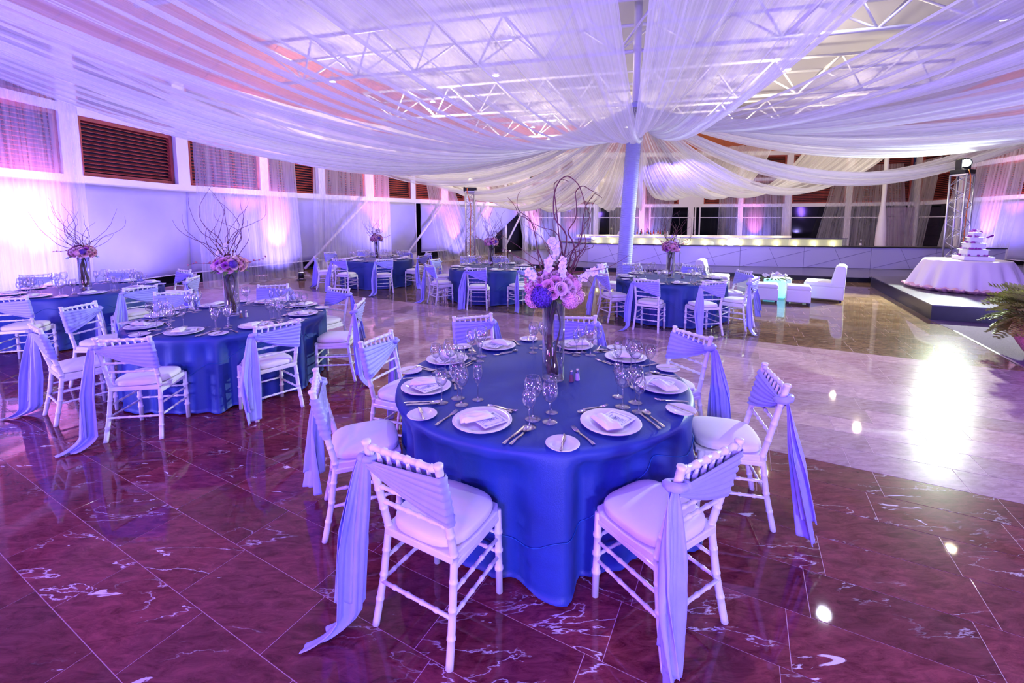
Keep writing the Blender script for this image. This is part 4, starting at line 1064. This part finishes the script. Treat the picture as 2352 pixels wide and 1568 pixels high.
def centrepiece(t, seed, big=False):
    cx, cy = TAB[t]
    if t == 1: cx, cy = .29, 2.99
    rg = random.Random(seed)
    lbs = {1: 'tall glass vase centrepiece with roses, orchids and curly willow on the front table'}
    e = thing('flower_centrepiece', lbs.get(t, 'tall glass vase centrepiece of roses and curly willow on '+TN[t]), 'flower arrangement', (cx, cy, ZT), 0, 'flower centrepieces')
    H = .57 if t == 1 else .52; r = .078
    v = MB().lathe([(r, .02), (r, H), (r-.004, H), (r-.004, .022)], 32); v.obj('vase', 'vase_glass', e)
    MB().lathe([(0, 0), (r*.96, 0), (r, .004), (r, .018), (r*.9, .020), (0, .022)], 32).obj('vase_base', 'vase_glass', e)
    # twisted trunks inside the vase
    for q in range(3):
        P = []; a0 = q*2.1+rg.random(); n = 9
        for i in range(n):
            u = i/(n-1); rad = .046*math.sin(PI*(.10+.85*u))*(1+.25*math.sin(9*u+q))*(1 if q < 2 else .9)
            an = a0+3.4*u+.4*math.sin(5*u+q); P.append(Vector((rad*math.cos(an), rad*math.sin(an)*.8, .03+u*(H+.02))))
        P = smooth(P, 3); k = len(P)
        MB().tube(P, [(.021-.008*i/k if q < 2 else .006)*(1+.12*math.sin(i*1.3)) for i in range(k)], 8).obj('trunk', 'trunk', e)
    # curly willow
    if t == 1:
        def w_(px, py): return ((px-1272)/335, (878-py)/335+.0)
        paths = [[(1278, 640), (1290, 600), (1300, 540), (1275, 500), (1272, 452), (1280, 420), (1297, 407), (1318, 425), (1328, 450), (1336, 470), (1352, 500), (1350, 530)],
                 [(1285, 640), (1292, 590), (1282, 545), (1276, 490), (1272, 440), (1275, 418), (1292, 408), (1308, 414)],
                 [(1300, 630), (1318, 590), (1312, 555), (1302, 530), (1322, 500), (1325, 465), (1322, 440), (1335, 427), (1350, 438), (1362, 446)],
                 [(1305, 630), (1312, 580), (1330, 550), (1335, 500), (1345, 470), (1362, 450), (1372, 442), (1388, 452)],
                 [(1260, 640), (1245, 600), (1230, 560), (1225, 520), (1205, 500), (1190, 492), (1180, 470), (1165, 452)],
                 [(1262, 645), (1240, 610), (1232, 560), (1218, 505), (1190, 480), (1188, 450), (1195, 435)],
                 [(1270, 640), (1282, 590), (1286, 560), (1270, 530), (1240, 520), (1215, 505), (1200, 490)],
                 [(1312, 630), (1325, 590), (1345, 560), (1342, 520), (1358, 500), (1365, 470), (1372, 455)],
                 [(1245, 640), (1215, 600), (1185, 585), (1160, 570), (1150, 572)],
                 [(1310, 640), (1330, 590), (1330, 545), (1350, 520), (1360, 490), (1345, 470)]]
        for q, pth in enumerate(paths):
            ph = rg.uniform(0, 6); P = []
            for i, (a, b) in enumerate(pth):
                x, z = w_(a, b); P.append(Vector((x, .10*math.sin(i*.7+ph)*min(1, i/3)+(.03 if q % 2 else -.03), z)))
            P = smooth(P, 4); k = len(P)
            MB().tube(P, [(.0062 if q < 4 else .0042)*(1-.72*i/k) for i in range(k)], 6).obj('willow_branch', 'branch', e)
        nb, base_h = 16, H+.12
        for q in range(nb):
            a = rg.uniform(-1.2, 1.6); P = curl(rg, (.03*math.cos(q), .03*math.sin(q), base_h), (.5*math.cos(a+.2), rg.uniform(-.5, .5), 1.1), rg.randint(11, 18), .036, .42, .05)
            P = smooth(P, 2); k = len(P); MB().tube(P, [.0032*(1-.7*i/k) for i in range(k)], 5).obj('willow_branch', 'branch', e)
    else:
        for q in range(20):
            a = rg.uniform(0, 2*PI); ln = rg.randint(12, 25)
            P = curl(rg, (.03*math.cos(a), .03*math.sin(a), H+.05), (.22*math.cos(a), .2*math.sin(a), 1.0), ln, .042, .60, .34)
            P = smooth(P, 2); k = len(P); MB().tube(P, [.0052*(1-.72*i/k) for i in range(k)], 5).obj('willow_branch', 'branch', e)
        for sx in (-1, 1):     # long low side sprays with buds
            P = smooth(curl(rg, (.08*sx, 0, H+.06), (1.0*sx, rg.uniform(-.4, .4), .45), 7, .05, .3, .02), 2)
            MB().tube(P, [.004*(1-.7*i/len(P)) for i in range(len(P))], 5).obj('willow_branch', 'branch', e)
            for i in range(6, len(P), 2):
                b = link('bud', BUDM, e, P[i]); orient(b, (rg.uniform(-1, 1), rg.uniform(-1, 1), rg.uniform(-.5, .6))); b.scale = (1.3,)*3
    # dome of blooms
    rad = .155 if t == 1 else .15; cz = H+.075
    N_ = 42; cz_off = .0
    core = MB().lathe([(.001, -.06), (.10, -.05), (.125, .0), (.10, .07), (.04, .10), (.001, .105)], 14, (0, 0, cz)); core.obj('foam_core', 'leaf', e)
    for i in range(N_):
        z = -.45+1.4*(i+.5)/N_; rr_ = math.sqrt(max(0, 1-min(1, z*z))); an = i*2.39996+seed
        d = Vector((rr_*math.cos(an), rr_*math.sin(an), z)).normalized()
        p = Vector((d.x*rad, d.y*rad, cz+d.z*.105))
        kind = 'pinkh' if (i % 9 == 4 and i < 30) else rg.choice(['pink', 'pale', 'pale', 'pink', 'purple' if rg.random() < .6 else 'pink'])
        if kind == 'pinkh': o = link('hydrangea', HM['pinkh'], e, p); o.scale = (.75,)*3
        else: o = link('rose', RM[kind], e, p); o.scale = (rg.uniform(.95, 1.25),)*3; 
        orient(o, d, rg.uniform(0, 6))
        if kind == 'purple': o['label'] = 'deep purple rose'
    for k, (ax, az, zz) in enumerate([(-.09, -.13, -.035)] if t == 1 else [(.10, -.10, .02)]):
        o = link('hydrangea', HM['deep'], e, (ax, az, cz+zz)); o['label'] = 'dark violet hydrangea head'; o.scale = (1.15,)*3 if t == 1 else (.8,)*3
    if t == 1:
        for k, (ax, ay, zz) in enumerate([(.10, -.11, -.06), (-.14, -.03, -.07), (.15, -.02, -.05), (-.10, .09, -.05)]):
            o = link('hydrangea', HM['pinkh'], e, (ax, ay, cz+zz)); o.scale = (.95,)*3
        sprays = [[(1262, 660), (1258, 630), (1262, 600), (1275, 575), (1262, 552)], [(1300, 665), (1325, 645), (1345, 625), (1362, 618), (1380, 612)], [(1250, 655), (1235, 640), (1222, 628), (1215, 618)], [(1268, 655), (1280, 635), (1290, 615), (1285, 590)]]
        for q, pth in enumerate(sprays):
            P = smooth([Vector(((a-1272)/335, -.04-.05*q*.3, (878-b)/335)) for a, b in pth], 4)
            MB().tube(P, .0022, 5).obj('orchid_stem', 'leaf', e)
            for i in range(1, len(P), 2 if q != 0 else 1):
                o = link('orchid_blossom', OM, e, P[i]+Vector((rg.uniform(-.015, .015), rg.uniform(-.03, .0), rg.uniform(-.015, .015)))); o.scale = (.95,)*3
                orient(o, (rg.uniform(-.7, .7), -1, rg.uniform(-.2, .6)), rg.uniform(0, 6))
        for q in range(8):
            a = rg.uniform(2.2, 4.4); b = link('bud', BUDM, e, (-.17-.02*rg.random(), -.05*rg.random(), cz-.02+.018*q)); orient(b, (-1, rg.uniform(-.5, .5), rg.uniform(-.4, .8)))
    else:
        for q in range(14):
            a = rg.uniform(0, 2*PI); b = rg.uniform(.05, .14)
            o = link('orchid_blossom', OM, e, (b*math.cos(a), b*math.sin(a), cz+.11+rg.uniform(0, .14))); o.scale = (.9,)*3
            orient(o, (math.cos(a), math.sin(a)-.5, .5), rg.uniform(0, 6))
    for q in range(9):
        a = rg.uniform(0, 2*PI); o = link('leaf', leafm, e, (.12*math.cos(a), .12*math.sin(a), cz-.05)); o.rotation_euler = (rg.uniform(-.4, .2), 0, a-PI/2)
    return e
for t in TAB: centrepiece(t, 40+t)

# ---------------------------------------------------------------- lighting towers with moving heads
def tower(x, y, z0, h, w0, rz, lab, gl, lens, ltag, aimz, taper=1.0):
    e = thing('lighting_tower', lab, 'truss tower', (x, y, z0), rz, 'lighting towers')
    hw = w0/2
    MB().box((0, 0, .01), (w0*1.9, w0*1.9, .02)).obj('base_plate', 'alu', e, False)
    cor = [(-hw, -hw), (hw, -hw), (hw, hw), (-hw, hw)]
    for a, b in cor: MB().tube([(a, b, .02), (a, b, h)], .024, 8).obj('chord', 'alu', e)
    n = 11; dz = (h-.08)/n
    for k in range(4):
        p, q = cor[k], cor[(k+1) % 4]
        for i in range(n):
            z = .04+i*dz
            a0, a1 = (p, q) if (i+k) % 2 else (q, p)
            MB().tube([(*a0, z), (*a1, z+dz)], .009, 6).obj('brace', 'alu', e)
    for a in (-1, 1):
        MB().box((0, a*hw, h), (w0, .04, .04)).obj('crossbar', 'alu', e, False); MB().box((a*hw, 0, h), (.04, w0, .04)).obj('crossbar', 'alu', e, False)
    m = thing('moving_head_light', gl, 'stage light', (x, y, z0+h+.02), rz, 'moving head lights')
    bevel(MB().box((0, 0, .06), (.44, .34, .12)).obj('base', 'black', m, False), .02)
    for s in (-1, 1): bevel(MB().box((s*.19, 0, .24), (.05, .14, .28)).obj('yoke_arm', 'black', m, False), .02)
    hd = MB(); hd.lathe([(0, -.16), (.09, -.16), (.13, -.12), (.135, 0), (.12, .10), (.125, .15), (.11, .15)], 20); ho = hd.obj('head', 'black', m); ho.location = (0, 0, .30)
    d = Vector(aimz); orient(ho, d)
    lo = MB().lathe([(0, .14), (.095, .14)], 20).obj('lens', lens, ho, False)
    cb = MB().tube(smooth([Vector((-.10, -.17, .10)), Vector((-.10, -.22, -.06)), Vector((-.03, -.20, -.3)), Vector((.02, -.18, -.6)), Vector((.0, -.16, -1.1)), Vector((-.02, -.17, -h+.05))], 4), .012, 6); c_ = cb.obj('power_cable', 'orange', None)
    c_.location = m.location; c_.rotation_euler = (0, 0, rz); tag(c_, ltag, 'cable', 'power cables on the towers')
tower(-1.42, 14.9, 0, 2.86, .30, R(8), 'left box-truss lighting tower behind the back tables', 'black moving-head lamp on top of the left tower, facing the camera', 'lens_warm', 'orange power cable hanging down the left tower', (.1, -1, .25))
tower(12.1, 11.9, .29, 2.82, .34, R(18), 'right box-truss lighting tower beside the cake table', 'moving-head lamp on the right tower shining brilliant white', 'lens_white', 'orange power cable hanging down the right tower', (-.66, -.74, -.12))

# ---------------------------------------------------------------- bar
BL = [(1.75, 20.3), (3.22, 18.47), (6.58, 17.1), (13.06, 15.83), (17.0, 15.0)]
bar = thing('bar_counter', 'long white panelled bar with a dark top behind the tables', 'bar', (0, 0, .15))
for i, (a, b) in enumerate(zip(BL, BL[1:])):
    d = Vector((b[0]-a[0], b[1]-a[1], 0)); L_ = d.length; d.normalize(); nrm = Vector((-d.y, d.x, 0)); k = max(1, round(L_/2.2)); ang = math.atan2(d.y, d.x)
    for q in range(k):
        s0_, s1_ = L_*q/k+.006, L_*(q+1)/k-.006
        p0, p1 = Vector((*a, 0))+d*s0_, Vector((*a, 0))+d*s1_
        m = MB(); c = (p0+p1)/2+nrm*.05; m.box((c.x, c.y, .39), (s1_-s0_, .10, .76), ang); m.obj('front_panel', 'bar', bar, False)
    for q in range(k):
        p0, p1 = Vector((*a, 0))+d*(L_*(q+.05)/k), Vector((*a, 0))+d*(L_*min(k, q+1.1)/k)
        MB().tube([p0-nrm*.002+Vector((0, 0, .03)), p1-nrm*.002+Vector((0, 0, .66))], .006, 4).obj('joint_strip', 'bar_joint', bar, False)
        p2 = Vector((*a, 0))+d*(L_*(q+.45)/k)
        MB().tube([p2-nrm*.002+Vector((0, 0, .76)), p2+d*.34-nrm*.002+Vector((0, 0, .03))], .006, 4).obj('joint_strip', 'bar_joint', bar, False)
    c = (Vector((*a, 0))+Vector((*b, 0)))/2+nrm*.33
    MB().box((c.x, c.y, .785), (L_+.04, .74, .03), ang).obj('counter_top', 'stage_dark', bar, False)
# glazed light case along the counter
case = thing('display_case', 'low glass display case glowing yellow along the bar top', 'display case', (0, 0, .95))
CL = [(3.3, 18.52), (6.62, 17.17), (12.3, 16.05)]
for i, (a, b) in enumerate(zip(CL, CL[1:])):
    d = Vector((b[0]-a[0], b[1]-a[1], 0)); L_ = d.length; d.normalize(); nrm = Vector((-d.y, d.x, 0)); ang = math.atan2(d.y, d.x); mid = (Vector((*a, 0))+Vector((*b, 0)))/2
    k = round(L_/1.9)
    for q in range(k):
        c = Vector((*a, 0))+d*(L_*(q+.5)/k)-nrm*.04
        MB().box((c.x, c.y, .14), (L_/k-.02, .008, .27), ang).obj('glass_pane', 'case_glass', case, False)
    c = mid+nrm*.28; MB().box((c.x, c.y, .12), (L_, .02, .24), ang).obj('frosted_back', 'frost', case, False)
    c = mid+nrm*.12; MB().box((c.x, c.y, .285), (L_+.04, .36, .012), ang).obj('glass_shelf', 'case_glass', case, False)
    c = mid-nrm*.05; MB().box((c.x, c.y, .29), (L_+.04, .03, .03), ang).obj('rail', 'bar_top', case, False)
    k = round(L_/.62)
    for q in range(k):
        c = Vector((*a, 0))+d*(L_*(q+.5)/k)+nrm*.17
        MB().lathe([(0, .03), (.03, .03), (.035, .0), (0, 0)], 12, (c.x, c.y, .005)).obj('lamp', 'lamp', case)
        point('case_light', (c.x, c.y, 1.05), (1, .80, .40), 2.6, .03)
# back counter with bottles
bc = thing('back_counter', 'lit back counter behind the bar with steel edge', 'counter', (0, 0, .15))
Pm = Vector((7.6, 20.3, 0)); ang = math.atan2(-.2, 1)
MB().box((Pm.x, Pm.y, .45), (9.2, .6, .86), ang).obj('counter_body', 'bar', bc, False); MB().box((Pm.x, Pm.y, .93), (9.5, .8, .05), ang).obj('counter_top', 'bar_top', bc, False)
MB().box((Pm.x+.05, Pm.y-.25, 1.02), (9.3, .04, .14), ang).obj('light_edge', 'frost', bc, False)
for q in range(9):
    x = 3.5+q*1.02; y = 20.3-(x-7.6)*.2-.36
    MB().lathe([(0, .02), (.03, .02), (.03, 0), (0, 0)], 10, (x, y, .965)).obj('lamp', 'lamp', bc); point('counter_light', (x, y-.02, 1.25), (1, .82, .45), 3.0, .03)
bt_kinds = ['amber', 'green', 'red', 'clear', 'amber', 'blue', 'amber', 'red', 'clear', 'amber', 'red', 'green', 'amber', 'clear']
def bottle_meshes(h):
    return MB().lathe([(0, 0), (.038, 0), (.04, .01), (.04, h*.55), (.034, h*.64), (.015, h*.76), (.0135, h*.93), (.016, h*.94), (.016, h*.95)], 14), MB().lathe([(.0405, h*.16), (.0405, h*.46)], 14), MB().lathe([(.0178, h*.92), (.0178, h), (0, h)], 10)
for q, kd in enumerate(bt_kinds):
    h = [.38, .32, .40, .35, .44][q % 5]; rg2 = random.Random(q)
    x = 5.92+q*.10; y = 20.3-(x-7.6)*.2-.02+rg2.uniform(-.1, .1)
    ttl = {0: 'leftmost amber bottle on the back counter', 13: 'rightmost clear bottle on the back counter'}.get(q, '%s glass bottle, %s from the left on the back counter' % (kd, ['', 'second', 'third', 'fourth', 'fifth', 'sixth', 'seventh', 'eighth', 'ninth', 'tenth', 'eleventh', 'twelfth', 'thirteenth'][q] if q < 13 else ''))
    e = thing('liquor_bottle', ttl, 'bottle', (x, y, 1.105), 0, 'bottles on the back counter'); b1, b2, b3 = bottle_meshes(h)
    b1.obj('glass_body', 'bottle_'+kd, e); b2.obj('paper_label', 'label', e); b3.obj('cap', 'black', e)
e = thing('water_bottle', 'clear plastic water bottle on the right part of the bar', 'bottle', (12.95, 16.2, .95)); b1, b2, b3 = bottle_meshes(.24); b1.obj('plastic_body', 'water', e); b2.obj('paper_label', 'label', e); b3.obj('cap', 'wall', e)
# white cone modelling a reflection at back right, stone courses beside it
for k, (x, y, lb) in enumerate([(18.9, 22.4, 'white cone modelling a reflection behind the right lighting tower')]):
    tag(struct(MB().lathe([(.25, 0), (.22, 1.1), (.10, 2.6), (.10, 6.0)], 24, (x, y, .15)).obj('reflection_cone', 'wall')), lb, 'reflection')
p_, al_, in_ = wall_at(59.4)
for q in range(5): struct(MB().box((p_.x+in_.x*.06, p_.y+in_.y*.06, .27+q*.53), (1.5, .1, .515), math.atan2(al_.y, al_.x)).obj('wall_stone_course', 'stone', None, False))

# ---------------------------------------------------------------- lounge furniture
def lounge(x, y, rz, lab, sc_=1.):
    e = thing('lounge_chair', lab, 'lounge chair', (x, y, 0), rz, 'white armless lounge chairs')
    bevel(MB().box((0, 0, .20), (.78, .78, .30)).obj('base', 'leather', e, False), .03, 4)
    bevel(MB().box((-.08, 0, .395), (.62, .77, .10)).obj('seat', 'leather', e, False), .035, 4)
    b = MB(); prof = [(.10, .34), (.40, .34), (.41, .80), (.37, .85), (.26, .85), (.20, .80)]
    n = len(prof); b.add([(px, -.385, pz) for px, pz in prof]+[(px, .385, pz) for px, pz in prof], [tuple(range(n)), tuple(range(2*n-1, n-1, -1))]+[(i, i+n, (i+1) % n+n, (i+1) % n) for i in range(n)])
    bevel(b.obj('backrest', 'leather', e, False), .03, 4)
    for a in (-1, 1):
        for c in (-1, 1): MB().box((a*.33, c*.33, .03), (.05, .05, .06)).obj('foot', 'black', e, False)
    return e
lounge(7.55, 10.45, R(-38), 'white armless lounge chair at the right of the ottoman group')
lounge(5.45, 11.75, R(150), 'white armless lounge chair partly hidden behind the pillar table')
ot = thing('ottoman', '', 'ottoman')
bevel(MB().box((0, 0, .19), (.47, .47, .28)).obj('base', 'leather', ot, False), .025, 4); bevel(MB().box((0, 0, .37), (.475, .475, .12)).obj('seat', 'leather', ot, False), .05, 4)
for a in (-1, 1):
    for c in (-1, 1): MB().box((a*.2, c*.2, .025), (.04, .04, .05)).obj('foot', 'black', ot, False)
po = Proto(ot)
for x, y, lb in ((6.02, 10.22, 'nearest-left white cube ottoman beside the glowing table'), (6.56, 9.90, 'front-right white cube ottoman beside the glowing table'), (6.22, 11.42, 'far-left white cube ottoman, tinted cyan by the glowing table'), (6.95, 11.2, 'far-right white cube ottoman behind the flowers')):
    po.place((x, y, 0), R(-30), lb, 'white cube ottomans')
gc = thing('glow_cube_table', 'low cyan glowing cube table between the ottomans', 'table', (6.48, 10.68, 0), R(-30))
bevel(MB().box((0, 0, .23), (.46, .46, .42)).obj('body', 'glow_cube', gc, False), .03, 3)
fa = thing('flower_spray', 'low spray of white orchids and green foliage on the glowing cube table', 'flower arrangement', (6.48, 10.68, .44))
rg = random.Random(8)
for q in range(30):
    a = rg.uniform(0, 6.28); r = rg.uniform(0, .34); o = link('orchid_blossom', OM, fa, (r*math.cos(a), r*math.sin(a)*.6, .05+.10*(1-r/.36)+rg.uniform(0, .04))); orient(o, (rg.uniform(-.8, .8), -.8, .9), a); o.scale = (1.3,)*3
for q in range(26):
    a = rg.uniform(0, 6.28); r = rg.uniform(.1, .38); o = link('leaf', leafm, fa, (r*math.cos(a), r*math.sin(a)*.6, .02+.03*rg.random())); o.rotation_euler = (rg.uniform(-.2, .3), 0, a-PI/2); o.scale = (1.2,)*3
for q in range(4):
    o = link('rose', RM['pale'], fa, (.1*math.cos(q*1.6), .07*math.sin(q*1.6), .12)); o.scale = (1.2,)*3

# ---------------------------------------------------------------- cake table
CT = (10.55, 10.1)
rt = thing('cake_table', 'round table under the pale pink cloth on the stage', 'table', (CT[0], CT[1], .29))
MB().lathe([(0, .66), (.69, .66), (.70, .68), (.69, .70), (0, .70)], 40).obj('tabletop', 'trunk', rt)
for i in range(4): MB().tube([(.5*math.cos(i*PI/2), .5*math.sin(i*PI/2), 0), (.5*math.cos(i*PI/2), .5*math.sin(i*PI/2), .66)], .02, 8).obj('leg', 'black', rt)
def cl2(u, v):
    a = u*2*PI; 
    if v < .25: return (.72*v/.25*math.cos(a), .72*v/.25*math.sin(a), .712-.008*(v/.25)**6)
    k = (v-.25)/.75; z = .70-.62*k; f = math.sin(13*a)*.7+math.sin(22*a+1)*.4
    r = .725+.25*k**.85+.075*k**.8*f; return (r*math.cos(a), r*math.sin(a), z)
o = MB().grid(cl2, 160, 36, True).obj('tablecloth', 'cake_cloth', None, True, (CT[0], CT[1], .29)); tag(o, 'pale pink-white cloth flaring over the cake table', 'tablecloth')
def sk(u, v):
    a = u*2*PI; r = .90+.14*math.sin(v*PI)*1.0+.03*math.sin(60*a)+.03*math.sin(23*a+2); return (r*math.cos(a), r*math.sin(a), .005+.10*(1-v)*(1+.25*math.sin(37*a))+.03*math.sin(v*PI))
MB().grid(sk, 260, 8, True).obj('ruffled_underskirt', 'cake_skirt', o)
bd = MB().box((0, 0, .05), (.52, .52, .09)); b_ = bevel(bd.obj('cake_board', 'icing', None, False, (CT[0]-.12, CT[1]-.25, 1.0), R(-22)), .006, 2); tag(b_, 'square white cake board under the wedding cake', 'board')
ck = thing('wedding_cake', 'four-tier square white wedding cake with purple orchids', 'cake', (CT[0]-.12, CT[1]-.25, 1.095), R(-22))
zz = 0; rg = random.Random(21); prp = bpy.data.meshes.new('x'); bpy.data.meshes.remove(prp)
OMP = OM.copy(); OMP.materials.clear(); OMP.materials.append(M['rose_purple'])
for q, (s_, h_, tw) in enumerate([(.36, .15, 0), (.28, .14, .12), (.21, .13, -.1), (.14, .11, .15)]):
    m = MB().box((0, 0, zz+h_/2), (s_, s_, h_-.012), tw); bevel(m.obj('tier', 'icing', ck, False), .015, 3)
    m = MB().box((0, 0, zz+h_-.006), (s_*1.12, s_*1.12, .014), tw+.03); bevel(m.obj('icing_slab', 'icing', ck, False), .005, 2)
    for k in range(9):
        t_ = rg.uniform(-.5, .5); side = rg.choice([0, 1]); p = (t_*s_, -s_/2-.02, zz+.02) if side == 0 else (-s_/2-.02, t_*s_, zz+.02)
        o = link('orchid_blossom', OMP if k % 3 else OM, ck, p); orient(o, (-.5, -1, .6), k); o.scale = (.85,)*3
    zz += h_
for k in range(8):
    o = link('orchid_blossom', OMP if k % 2 else OM, ck, (rg.uniform(-.07, .1), rg.uniform(-.07, .07), zz+.01+.03*rg.random()*k/3)); orient(o, (rg.uniform(-1, 1), -.8, .8), k); o.scale = (1.1,)*3
for k in range(5):
    o = link('rose', RM['purple'], ck, (.13+.02*k, -.19, .42+.01*k)); o.scale = (.8,)*3
tag(MB().box((0, 0, .03), (.5, .3, .04)).obj('floor_box', 'stage_dark', None, False, (11.0, 12.9, .15), R(-20)), 'flat dark metal box on the floor left of the cake table', 'box')

# ---------------------------------------------------------------- fern in a pot at the right edge
FX, FY = 7.35, 5.75
pp_ = thing('flower_pot', 'round pink-lit mosaic pot holding the big fern', 'pot', (FX, FY, .004))
MB().lathe([(0, 0), (.20, 0), (.30, .08), (.40, .25), (.42, .42), (.38, .50), (.35, .50), (.38, .40), (0, .40)], 36).obj('bowl', 'pot', pp_)
fr = []
for q in range(3):
    rg = random.Random(60+q); a = MB(); n = 22; P = [Vector((0, i/n*.52, .10*math.sin(i/n*2.2)-.16*(i/n)**2)) for i in range(n+1)]
    a.tube(P, [.003*(1-.7*i/n) for i in range(n+1)], 4)
    for i in range(4, n+1):
        L_ = .15*math.sin(PI*min(1, (i/n)*.86+.10))+.015
        for s in (-1, 1):
            m_ = 5
            for k in range(m_):
                c = P[i]+Vector((s*L_*(k+.6)/m_, .02*(k/m_), -.01*k/m_)); w_ = .0165
                t = rg.uniform(-.006, .006)
                a.add([c+Vector((0, -w_, t)), c+Vector((s*w_*1.2, 0, .004)), c+Vector((0, w_*1.6, -t)), c+Vector((-s*w_*.7, 0, .0))], [(0, 1, 2, 3)])
    fr.append(a.mesh('frond', 'fern', False))
fn_ = thing('fern_plant', 'bushy green fern spilling over the pot at the right edge', 'plant', (FX, FY, .42)); rg = random.Random(5)
for q in range(250):
    a = rg.uniform(0, 2*PI); el = rg.uniform(-.35, 1.25)
    o = link('frond', fr[q % 3], fn_, (.16*math.cos(a)*rg.random(), .16*math.sin(a)*rg.random(), .02+.16*rg.random())); o.rotation_euler = (el, rg.uniform(-.5, .5), a-PI/2); s = rg.uniform(.75, 1.3); o.scale = (s, s, s)
for q in range(26):
    a = rg.uniform(0, 2*PI); o = link('hydrangea', HM['pinkh'], fn_, (.36*math.cos(a), .36*math.sin(a), -.06-.12*rg.random())); o.scale = (.9,)*3
spot('pot_uplight', (5.9, 5.0, .3), (FX, FY, .3), (1, .15, .7), 26, 50, .8)
print('objects', len(bpy.data.objects), 'tris', sum(len(m.polygons) for m in bpy.data.meshes))
